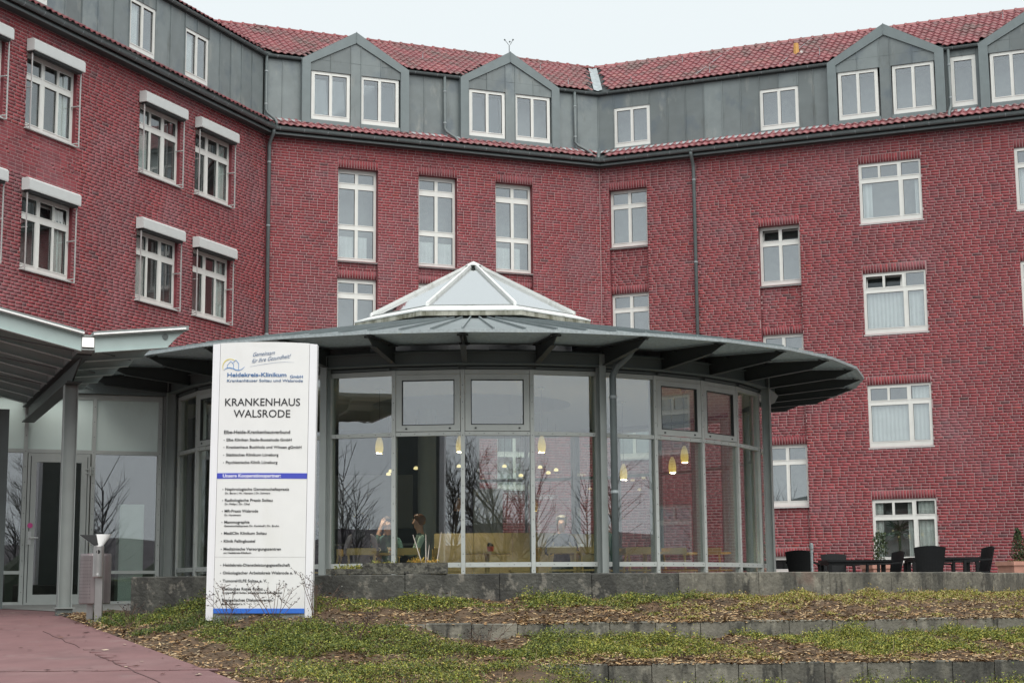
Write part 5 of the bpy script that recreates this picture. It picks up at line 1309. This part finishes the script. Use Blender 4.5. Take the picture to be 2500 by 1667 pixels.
for (x_, y_, d_, lb) in SPOTS:
    X_ = (x_ - 1250) / 4005 * d_; Z_ = (1446 - y_) / 4005 * d_ + .02
    t_ = thing('spot_lamp', lb, 'spot lamp', (X_, d_, Z_), 0, 'tiny spot lamps inside the pavilion'); q = MB(); q.lathe([(.02, -.03), (.045, -.02), (.04, .01), (.015, .03)], 10); q.build('bulb', 'spot', t_); q = MB(); q.tube([(0, 0, .03), (0, 0, 3.16 - Z_)], .003, 4); q.build('cord', 'gasket', t_)
def cup(p_, lb, m='cup', cat='cup', h=.09, r=.042, flower=False):
    t_ = thing('flower_pot' if flower else 'cup', lb, 'flower pot' if flower else cat, (p_[0], p_[1], FL + .748), 0)
    q = MB(); q.lathe([(r * .75, 0), (r, h), (r * .9, h), (r * .7, .01)], 12); q.build('vessel', m, t_)
    if flower: leafobj('leaves', [leaves_cluster((0, 0, h), (.05, .05), .06, 40, .02, [(.02, .035, .015), (.03, .05, .02)], 1)], t_)
    else: q = MB(); q.tube([(r, 0, h * .8), (r + .025, 0, h * .6), (r, 0, h * .25)], .006, 5); q.build('handle', m, t_)
cup((-2.08, 25.05), 'white cup on the left cafe table, nearer the sign'); cup((-1.88, 25.1), 'white cup on the left cafe table, nearer the mullion'); cup((1.02, 24.95), 'white cup in front of the man in black', h=.11); cup((1.25, 25.0), 'white cup beside the front right post', h=.13)
cup((-.35, 24.8), 'small red flower pot on the middle cafe table', 'redpot', flower=True, h=.08, r=.055); cup((.72, 24.95), 'small white flower pot before the man in black', 'cup', flower=True, h=.07, r=.045); cup((2.15, 25.7), 'small white flower pot behind the downpipe', 'cup', flower=True, h=.07, r=.045)

# ------------------------------------------------------------------ people
def person(loc, rz, label, top, hair, sit=True, long_hair=False, arms='table', legs='trousers', sleeves=None, s=1.0):
    """one continuous skinned body facing -y; hair as a child"""
    t_ = thing('person', label, 'person', (loc[0], loc[1], FL + .008), rz, 'people inside the pavilion')
    v, e, r = [], [], []
    def vt(p_, ra, pa=None):
        v.append(tuple(c * s for c in p_)); r.append((ra[0] * s, ra[1] * s) if isinstance(ra, tuple) else (ra * s, ra * s))
        if pa is not None: e.append((pa, len(v) - 1))
        return len(v) - 1
    hz = .50 if sit else .95
    pel = vt((0, 0, hz), (.155, .12)); ab = vt((0, .01, hz + .18), (.135, .10), pel); ch = vt((0, 0, hz + .36), (.155, .115), ab); sh = vt((0, .01, hz + .48), (.10, .075), ch); nk = vt((0, -.01, hz + .56), .052, sh); hb = vt((0, -.025, hz + .63), (.068, .078), nk); hm = vt((0, -.03, hz + .71), (.078, .095), hb); ht = vt((0, -.02, hz + .79), (.06, .075), hm)
    ns_ = vt((0, -.135, hz + .685), .012, hm)
    for k in (-1, 1):
        so_ = vt((k * .175, .01, hz + .46), .058, sh)
        A_ = arms if isinstance(arms, str) else arms[0 if k < 0 else 1]
        if A_ == 'table': el, ha = (k * .24, -.10, hz + .22), (k * .10, -.34, hz + .27)
        elif A_ == 'head': el, ha = (k * .22, -.22, hz + .30), (k * .10, -.14, hz + .66)
        else: el, ha = (k * .24, .02, hz + .18), (k * .22, -.10, hz - .04)
        e1 = vt(el, .043, so_); h1 = vt(ha, .031, e1); d = (Vector(ha) - Vector(el)).normalized(); b0 = Vector(ha) + d * .05; pm_ = vt(tuple(b0), (.036, .022), h1)
        sd_ = d.cross(Vector((0, 0, 1))).normalized() if abs(d.z) < .9 else Vector((1, 0, 0))
        for fi, fl in enumerate((.062, .075, .07, .055)):
            f0 = vt(tuple(b0 + d * .04 + sd_ * (fi - 1.5) * .017), .009, pm_); f1 = vt(tuple(b0 + d * (.04 + fl) + sd_ * (fi - 1.5) * .018 - Vector((0, 0, .015))), .007, f0)
        th1 = vt(tuple(Vector(ha) + d * .03 + sd_ * .045 * -k), .010, pm_); vt(tuple(Vector(ha) + d * .07 + sd_ * .055 * -k), .008, th1)
        if sit: kn, an = (k * .11, -.42, hz - .01), (k * .11, -.40, .08)
        else: kn, an = (k * .10, -.01, .50), (k * .10, .02, .08)
        hp = vt((k * .09, -.02, hz - .02), .09, pel); k1 = vt(kn, .062, hp); a1 = vt(an, .042, k1); ft = vt((an[0], an[1] - .16, .035), (.042, .03), a1)
    me = bpy.data.meshes.new('body'); me.from_pydata(v, e, []); o = bpy.data.objects.new('body', me); COL.objects.link(o)
    md = o.modifiers.new('skin', 'SKIN'); md.use_smooth_shade = True; md.branch_smoothing = .4
    for i, sv_ in enumerate(me.skin_vertices[0].data): sv_.radius = r[i]; sv_.use_root = (i == 0)
    o.modifiers.new('sub', 'SUBSURF').levels = 1; o.modifiers['sub'].render_levels = 1
    bpy.context.view_layer.update()
    bm_ = bpy.data.meshes.new_from_object(o.evaluated_get(bpy.context.evaluated_depsgraph_get())); bpy.data.objects.remove(o); bpy.data.meshes.remove(me)
    bm_.materials.clear()
    for k in ('skin', top, legs, sleeves or top): bm_.materials.append(M[k])
    H_ = [Vector(v[i]) for i in range(len(v))]
    hands = [Vector(v[i]) for i in range(len(v)) if r[i][0] < .037 * s and i > 8]
    for p_ in bm_.polygons:
        c_ = p_.center; mi = 1
        if c_.z > (hz + .53) * s: mi = 0
        elif min((c_ - h_).length for h_ in hands) < .035 * s: mi = 0
        elif abs(c_.x) > .17 * s and c_.z > (hz + .1) * s: mi = 3
        elif c_.z < (hz + .04) * s: mi = 2
        if mi == 1 and c_.y < -.2 * s and c_.z > (hz + .12) * s: mi = 3
        p_.material_index = mi; p_.use_smooth = True
    link('body', bm_, None, t_)
    q = MB(); n_ = 14      # hair cap, open at the face
    for j in range(8):
        ph = pi * j / 9
        for i in range(n_):
            a = 2 * pi * i / n_; fy = sin(a)
            rx, ry = .088 * sin(ph) + .002, .104 * sin(ph) + .002
            z = hz + .735 + .098 * cos(ph) + (.05 if (fy < -.3 and ph > 1.2) else 0)
            y = -.02 + ry * fy * (.72 if fy < 0 and ph > 1.2 else 1.0) + (.02 if long_hair else 0) * (ph > 1.4)
            q.v.append((rx * cos(a) * s, y * s, z * s))
    for j in range(7):
        for i in range(n_): q.f.append((j * n_ + i, j * n_ + (i + 1) % n_, (j + 1) * n_ + (i + 1) % n_, (j + 1) * n_ + i)); q.m.append(0)
    q.f.append(tuple(range(n_))); q.m.append(0)
    if long_hair:
        for i in range(26):
            a = pi * (.02 + .96 * i / 25); x0_, y0_ = .095 * cos(a), -.02 + .10 * sin(a)
            q.tube([(x0_ * s, y0_ * s, (hz + .74) * s), (x0_ * 1.15 * s, (y0_ + .03) * s, (hz + .58) * s), (x0_ * 1.25 * s, (y0_ * .6 + .10) * s, (hz + .45) * s), (x0_ * 1.05 * s, (.125 + .02 * sin(i)) * s, (hz + .26 + .03 * sin(i * 2.3)) * s)], [.02, .024, .024, .008], 5)
    q.build('hair', hair, t_, smooth=True)
    return t_
person((-2.27, 24.62), pi + .1, 'woman with long dark hair and pale top seen from behind at the left', 'top_lilac', 'hair_black', long_hair=True)
person((-1.98, 25.85), .1, 'dark-haired person with a hand at the head, facing out behind the left table', 'top_teal', 'hair_brown', arms=('head', 'table'))
person((-1.42, 25.15), -pi / 2 + .15, 'red-haired man in a green vest and pale shirt, sitting in profile', 'top_green', 'hair_red', sleeves='top_mint')
person((.75, 25.85), .0, 'man in black jumper sitting at the table left of the front right post', 'top_black', 'hair_grey')
person((1.45, 25.5), -1.2, 'person reaching over the table, mostly hidden by the front right post', 'top_teal', 'hair_brown')
person((-.95, 27.7), .9, 'dark-clothed person standing behind the tan partition', 'top_black', 'hair_black', sit=False, arms='down')
person((-2.85, 25.0), -1.6, 'dark-clothed person sitting at the left edge of the front glass', 'top_black', 'hair_black')
for (p_, r_, lb) in (((-2.27, 24.62), pi + .1, 'wooden cafe chair under the long-haired woman'), ((-1.98, 25.85), .1, 'wooden cafe chair under the person behind the left table'), ((-1.42, 25.15), -pi / 2 + .15, 'wooden cafe chair under the man in the green vest'), ((.75, 25.85), 0, 'wooden cafe chair under the man in black'), ((1.45, 25.5), -1.2, 'wooden cafe chair under the person behind the post'), ((-2.85, 25.0), -1.6, 'wooden cafe chair under the person at the left edge')): wood_chair(p_, r_, lb)

# ================================================================== planting
DEEP = [(.075, .112, .024), (.10, .138, .03), (.045, .07, .018), (.17, .185, .038)]
LIME = [(.27, .285, .045), (.20, .225, .038), (.36, .335, .065), (.10, .13, .026)]
DRY = [(.42, .33, .12), (.33, .25, .08), (.23, .13, .06), (.45, .38, .18)]
def nz(x, y): return .5 + .25 * sin(x * 1.7 + 1.3 * sin(y * 1.1)) + .25 * sin(y * 2.3 + x * .9 + 2 * sin(x * .7))
L_ = []
def clumps(n, fx, fy, cond, colf, nl, size, rad, hgt, up=.5):
    c = 0
    while c < n:
        x, y = fx(), fy()
        if callable(y): y = y(x)
        if x < pe(y) + .12 or not cond(x, y): 
            c += .34; continue
        L_.append(leaves_cluster((x, y, bedz(x, y) - .01), (rad * random.uniform(.7, 1.3), rad), hgt * random.uniform(.5, 1.2) * (.6 + 1.5 * max(0, nz(x * 2.7 + 3, y * 3.1) - .25)), nl, size, colf(x, y), up)); c += 1
U = random.uniform
FINE = 1.7
# upper bed: a band close under the wall, deep green by the sign, yellowing to the right
clumps(1250, lambda: U(-5.0, 9), lambda: (lambda x: y1(x) - .10 - abs(random.gauss(0, .35))), lambda x, y: nz(x * 1.5, y * 2) > .22 and y > y2(x) + .12, lambda x, y: DEEP + LIME[:2] if x < -2 else (LIME + DEEP if x < 2.2 else LIME + DRY), 42, .020, .13, .10)
clumps(260, lambda: U(-4.6, -3.0), lambda: (lambda x: U(17.9, y1(x) - .05)), lambda x, y: nz(x, y * 1.4) > .35, lambda x, y: DEEP, 50, .020, .13, .13)
clumps(300, lambda: U(1.0, 9), lambda: (lambda x: U(y2(x) + .1, y1(x))), lambda x, y: nz(x * 2, y * 2) > .5, lambda x, y: LIME + DRY, 34, .020, .12, .07)
def side_clumps():
    for i in range(330):
        y = U(17.8, 20.6); x = U(pe(y) + .15, -4.2)
        if x > pe(y) + .25 and nz(x, y * 1.4) > .3: L_.append(leaves_cluster((x, y, PZ(y) + .03), (.13, .13), .13, 46, .020, DEEP, .5))
side_clumps()
# middle bed: thick mats under the kerb and across the left
clumps(1750, lambda: U(-3.3, 7), lambda: (lambda x: lerp(y3(x), y2(x), U(.30, .98))), lambda x, y: nz(x * 1.3 + 4, y * 1.6) > (.27 if x < .5 else .34), lambda x, y: LIME[:2] + DEEP if x < .6 else LIME + DEEP[:1], 46, .019, .14, .12)
clumps(240, lambda: U(.2, 7), lambda: (lambda x: lerp(y3(x), y2(x), U(.1, .6))), lambda x, y: nz(x * 2.4, y * 2) > .55, lambda x, y: LIME + DRY, 30, .018, .11, .06)
# lower bed along the bottom edge
clumps(900, lambda: U(-2.4, 6.5), lambda: (lambda x: y3(x) - U(.05, 1.4)), lambda x, y: nz(x * 1.4 + 2, y * 2) > .28, lambda x, y: LIME + DEEP, 46, .019, .15, .17)
FINE = 1.0
g_ = leafobj('ground_cover', L_); tag(g_, 'low evergreen ground cover spreading over the planted slope', 'ground cover', kind='stuff')
# wood chip mulch
N = 46000; xs = np.random.uniform(-5.7, 8.2, N); P_ = []; C_ = []
chipc = np.array([[.42, .27, .13], [.33, .195, .085], [.22, .125, .055], [.52, .37, .20], [.10, .058, .03], [.40, .31, .19]])
for x in xs:
    y = U(13.2, y1(x) - .02) if x < 0 else (lerp(y2(x), y1(x), random.random() ** 1.6) if random.random() < .5 else lerp(y3(x), y2(x), random.random() ** 1.4))
    if x < -4.3: y = U(17.6, 20.9)
    if x < pe(y) + U(-.10, .06) or (x > -4.3 and y > y1(x) - .02): continue
    z = (bedz(x, y) if x > -4.3 else PZ(y) + .03) + U(.0, .018); a = U(0, pi); ln, w_ = U(.010, .030), U(.004, .009); tz = U(-.5, .5)
    d = Vector((cos(a), sin(a), tz * .6)) * ln; e = Vector((-sin(a), cos(a), U(-.5, .5))) * w_; c = Vector((x, y, z + abs(d.z) * .6))
    P_.append([c - d - e, c + d - e, c + d + e, c - d + e]); C_.append(chipc[random.randrange(6)] * U(.75, 1.2))
mo = link('mulch', quads_mesh('mulch', np.array([[list(v_) for v_ in q_] for q_ in P_]), np.array(C_)), 'chips'); tag(mo, 'brown wood chip mulch covering the planting beds', 'mulch', kind='stuff')
# dead leaves and dry stems lying in the beds
P_, C_ = [], []
for i in range(2600):
    x = U(-4.6, 8.0); y = U(13.6, y1(x) - .05)
    if x < pe(y) + .1: continue
    z = bedz(x, y) + U(.02, .09); a = U(0, 2 * pi); ti_ = U(-.2, 1.1); ln = U(.04, .13); d = Vector((cos(a) * cos(ti_), sin(a) * cos(ti_), sin(ti_))) * ln; e = Vector((-sin(a), cos(a), .3)) * .0022; c = Vector((x, y, z))
    P_.append([c - e, c + e, c + d + e * .5, c + d - e * .5]); C_.append(np.array(random.choice([(.10, .06, .04), (.16, .10, .06), (.24, .18, .10), (.06, .04, .03)])))
for i in range(420):
    x = U(-4.2, 8.0); y = U(13.6, y1(x) - .05)
    if x < pe(y) + .1: continue
    z = bedz(x, y) + U(.03, .10); a = U(0, pi); ln = U(.012, .03); d = Vector((cos(a), sin(a), U(-.3, .3))) * ln; e = Vector((-sin(a), cos(a), U(-.5, .5))) * ln * .6; c = Vector((x, y, z))
    P_.append([c - d, c - e, c + d, c + e]); C_.append(np.array(random.choice([(.11, .035, .025), (.20, .09, .05), (.07, .03, .03), (.28, .17, .10)])))
bo2 = link('dry_litter', quads_mesh('dry_litter', np.array([[list(v_) for v_ in q_] for q_ in P_]), np.array(C_)), 'chips'); tag(bo2, 'dry stems and dead leaves lying in the planting beds', 'plant litter', kind='stuff')
# fallen leaves and grit on the path
P_, C_ = [], []
for i in range(70):
    y = U(14.3, 22); x = pe(y) - abs(random.gauss(0, .9)); z = PZ(y) + .02; a = U(0, pi); ln = U(.012, .05); d = Vector((cos(a), sin(a), 0)) * ln; e = Vector((-sin(a), cos(a), U(-.3, .3))) * ln * .45; c = Vector((x, y, z + .004))
    P_.append([c - d, c - e, c + d, c + e]); C_.append(np.array(random.choice([(.07, .035, .03), (.05, .03, .03), (.5, .4, .3), (.2, .1, .06)])))
lo = link('leaf_litter', quads_mesh('leaf_litter', np.array([[list(v_) for v_ in q_] for q_ in P_]), np.array(C_)), 'chips'); tag(lo, 'scattered dead leaves and chips on the red path', 'leaf litter', kind='stuff')
# bare twiggy bushes before and beside the sign
def twig_bush(loc, label, n, h, spread, leafcol=None, nl=0):
    t_ = thing('twiggy_bush', label, 'bush', (loc[0], loc[1], bedz(*loc)), 0, 'bare bushes around the sign'); q = MB(); tips = []
    for i in range(n):
        a = U(0, 2 * pi); sp = spread * U(.2, 1); p0 = Vector((U(-.05, .05), U(-.05, .05), -.02)); hh = h * U(.55, 1.1)
        p1 = Vector((sp * .5 * cos(a), sp * .3 * sin(a), hh * .5)); p2 = Vector((sp * cos(a) + U(-.04, .04), sp * .6 * sin(a), hh)); q.tube([p0, p1, p2], [.004, .003, .0016], 4); tips.append(p2)
        for k in range(4):
            b0 = p1.lerp(p2, U(0, .9)); b1 = b0 + Vector((U(-.12, .12), U(-.08, .08), U(.0, .12))); q.tube([b0, b1], [.0022, .0012], 4); tips.append(b1); tips.append(b0.lerp(b1, .6))
    q.build('twigs', 'twig', t_)
    leafobj('buds', [leaves_cluster(p_, (.012, .012), .015, 3, .010, leafcol or [(.03, .025, .03), (.05, .035, .03)]) for p_ in tips], t_)['kind'] = 'stuff'
for i, (x, y, n, h, lb) in enumerate(((-3.05, 17.72, 9, .42, 'bare dark-budded bush before the left foot of the sign'), (-2.55, 17.65, 9, .40, 'bare dark-budded bush before the middle of the sign'), (-2.12, 17.75, 10, .50, 'bare dark-budded bush at the right foot of the sign'), (-4.3, 18.55, 7, .28, 'low bare bush in the mulch left of the sign'), (-1.6, 16.9, 9, .32, 'low bare bush among the ground cover right of the sign'), (-.3, 16.6, 8, .34, 'low bare bush amid the middle planting bed'), (5.0, 15.4, 8, .42, 'bare stems before the lowest kerb wall'))):
    twig_bush((x, y), lb, n, h, .34)

# ================================================================== what the panes mirror: bare trees and a hedge across the street
def bare_tree(loc, label, h, seed, lv=5):
    rnd = random.Random(seed); t_ = thing('bare_tree', label, 'tree', loc, 0, 'bare trees across the street, mirrored in the glass')
    q = MB(); cr_ = MB()
    def br(p_, d, ln, r, lev):
        n_ = 3; pts_ = [p_]; dd = d.copy()
        for i in range(n_): dd = (dd + Vector((rnd.gauss(0, .12), rnd.gauss(0, .12), .05))).normalized(); pts_.append(pts_[-1] + dd * ln / n_)
        (q if lev == 0 else cr_).tube(pts_, [r, r * .85, r * .72, r * .6], 6 if lev < 2 else 4, cap=False)
        if lev >= lv: return
        k = rnd.choice([3, 4]) if lev else 6
        for i in range(k):
            t0 = rnd.uniform(.35, 1) if lev else rnd.uniform(.45, 1.0); b_ = pts_[0].lerp(pts_[-1], t0); ax = Vector((rnd.gauss(0, 1), rnd.gauss(0, 1), rnd.gauss(0, .5))).normalized()
            nd_ = (dd + ax * rnd.uniform(.5, 1.0)).normalized(); br(b_, nd_, ln * rnd.uniform(.5, .75), max(r * .55, .005), lev + 1)
    br(Vector((0, 0, -.05)), Vector((0, 0, 1)), h * .45, .075, 0)
    q.build('trunk', 'bark', t_); cr_.build('crown', 'bark', t_)
# the wing that closes the court on the right, outside the frame but mirrored in the panes
C3 = FR_(RS1, 0, 0); F3 = Fr(C3[0], C3[1], -67.5)
m = mat('brick_far', (.3, .07, .09), .75, var=.1); n = m.node_tree.nodes; l = m.node_tree.links
bt = n.new('ShaderNodeTexBrick'); bt.inputs['Scale'].default_value = 1.0; bt.inputs['Brick Width'].default_value = .25; bt.inputs['Row Height'].default_value = .0833; bt.inputs['Mortar Size'].default_value = .012
bt.inputs['Color1'].default_value = (.33, .07, .088, 1); bt.inputs['Color2'].default_value = (.25, .07, .09, 1); bt.inputs['Mortar'].default_value = (.5, .38, .37, 1)
tcn = n.new('ShaderNodeTexCoord'); l.new(tcn.outputs['UV'], bt.inputs[0]); l.new(bt.outputs[0], n['Principled BSDF'].inputs['Base Color'])
q = MB(); hl = []
for a in (2.2, 6.6, 11.0, 15.4, 19.8, 24.2, 28.2):
    for k in range(4): hl.append((a, a + 1.83, 10.735 - k * ST, 12.56 - k * ST, -.12, True))
relief(q, F3, 0, 31, FL, ZT + .2, hl, 0.0); me = q.mesh('wall')
uv = me.uv_layers.new(name='UVMap')
for lp in me.loops:
    co = me.vertices[lp.vertex_index].co; uv.data[lp.index].uv = ((co.x - F3.x) * F3.dx + (co.y - F3.y) * F3.dy, co.z)
link('wall', me, 'brick_far', hosp)
for (a, b, c, d, *_ ) in hl: window(F3, a, b, c, d, -.05, lay('R3', b - a, d - c), hosp, hole=.4)
q = MB(); q.box(0, 31, -.6, -.15, ZT + .2, ZTOP + .2, P=F3); q.build('attic_wall', 'zinc', hosp)
q = MB(); q.box(0, 31, -.1, .4, ZT, ZT + .2, P=F3); q.build('eave', 'gutter', hosp)
q = MB(); q.quad(F3(0, -.1, ZTOP + .2), F3(31, -.1, ZTOP + .2), F3(31, -3.2, zR), F3(0, -3.2, zR)); q.quad(F3(0, .4, ZT + .2), F3(31, .4, ZT + .2), F3(31, -.15, ZB), F3(0, -.15, ZB)); q.build('far_roof', 'reveal_brick', hosp)
# a wooded rise behind the street
q = MB(); rw = random.Random(3)
A = np.linspace(radians(75), radians(290), 300); hs = [5.6 + .8 * sin(a * 5) + .4 * sin(a * 13 + 1) + .25 * sin(a * 31) for a in A]
for i in range(len(A) - 1):
    for (r0, r1, f0, f1) in ((62, 70, 0, .6), (70, 78, .6, 1), (78, 95, 1, .9)):
        p_ = lambda a, r, h: (r * sin(a), r * cos(a), -1.8 + h)
        q.quad(p_(A[i], r0, hs[i] * f0), p_(A[i + 1], r0, hs[i + 1] * f0), p_(A[i + 1], r1, hs[i + 1] * f1), p_(A[i], r1, hs[i] * f1))
for i in range(130):
    a = rw.uniform(radians(75), radians(290)); r = rw.uniform(58, 75); b0 = Vector((r * sin(a), r * cos(a), -1.5)); tv = Vector((cos(a), -sin(a), 0)); H_ = rw.uniform(6.5, 11)
    def tw(p0, p1, w0, w1): q.quad(p0 - tv * w0, p0 + tv * w0, p1 + tv * w1, p1 - tv * w1)
    tw(b0, b0 + Vector((0, 0, H_ * .8)), .10, .03)
    for k in range(46):
        p0 = b0 + Vector((0, 0, H_ * rw.uniform(.25, .85))); L1 = H_ * rw.uniform(.12, .3); an = rw.uniform(-1.1, 1.1); p1 = p0 + tv * sin(an) * L1 + Vector((0, 0, cos(an) * L1)); tw(p0, p1, .035, .012)
        for m_ in range(2): an2 = an + rw.uniform(-.8, .8); pm_ = p0.lerp(p1, rw.uniform(.4, 1)); tw(pm_, pm_ + tv * sin(an2) * L1 * .5 + Vector((0, 0, cos(an2) * L1 * .5)), .016, .006)
fw = q.build('far_wood', 'wood_far'); tag(fw, 'dark bare wood on the rise behind the street, mirrored in the glass', 'wood', kind='stuff')
bare_tree((6.6, -14.0, -1.74), 'bare branching tree mirrored in the middle front pane', 9, 1); bare_tree((-10.5, -13.0, -1.74), 'bare branching tree mirrored in the second front pane', 8.5, 2); bare_tree((14, -12.0, -1.74), 'bare branching tree mirrored in the fourth front pane', 8, 3)
bare_tree((-21, -9, -1.74), 'bare branching tree mirrored in the left front pane', 8.5, 4); bare_tree((14.0, 14.5, -.6), 'bare branching tree right of the slope, mirrored beside the downpipe', 8.0, 5); bare_tree((21.0, 19.0, -.4), 'bare branching tree far right, mirrored in the right-hand awning panes', 8.5, 6)
for i, (x0, x1, y0, h, lb) in enumerate(((-60, -16, -19, 2.6, 'long dark evergreen hedge across the street, left half'), (-12, 50, -20, 3.0, 'long dark evergreen hedge across the street, right half'))):
    hg = thing('hedge', lb, 'hedge', ((x0 + x1) / 2, y0, -1.74), world=True); q = MB(); nx_ = 60
    pr = lambda x, a: (x, y0 + (1.1 + .3 * sin(x * 2.1)) * cos(a), -1.74 + (h + .5 * sin(x * .8) + .25 * sin(x * 2.7)) * max(sin(a), 0) ** .6)
    for i in range(nx_):
        xa, xb = lerp(x0, x1, i / nx_), lerp(x0, x1, (i + 1) / nx_)
        for j in range(8): a0_, a1_ = pi * j / 8, pi * (j + 1) / 8; q.quad(pr(xa, a0_), pr(xb, a0_), pr(xb, a1_), pr(xa, a1_))
    q.build('foliage', 'hedge', hg, smooth=True)

for o in bpy.data.objects:
    if '_world' in o.keys(): del o['_world']
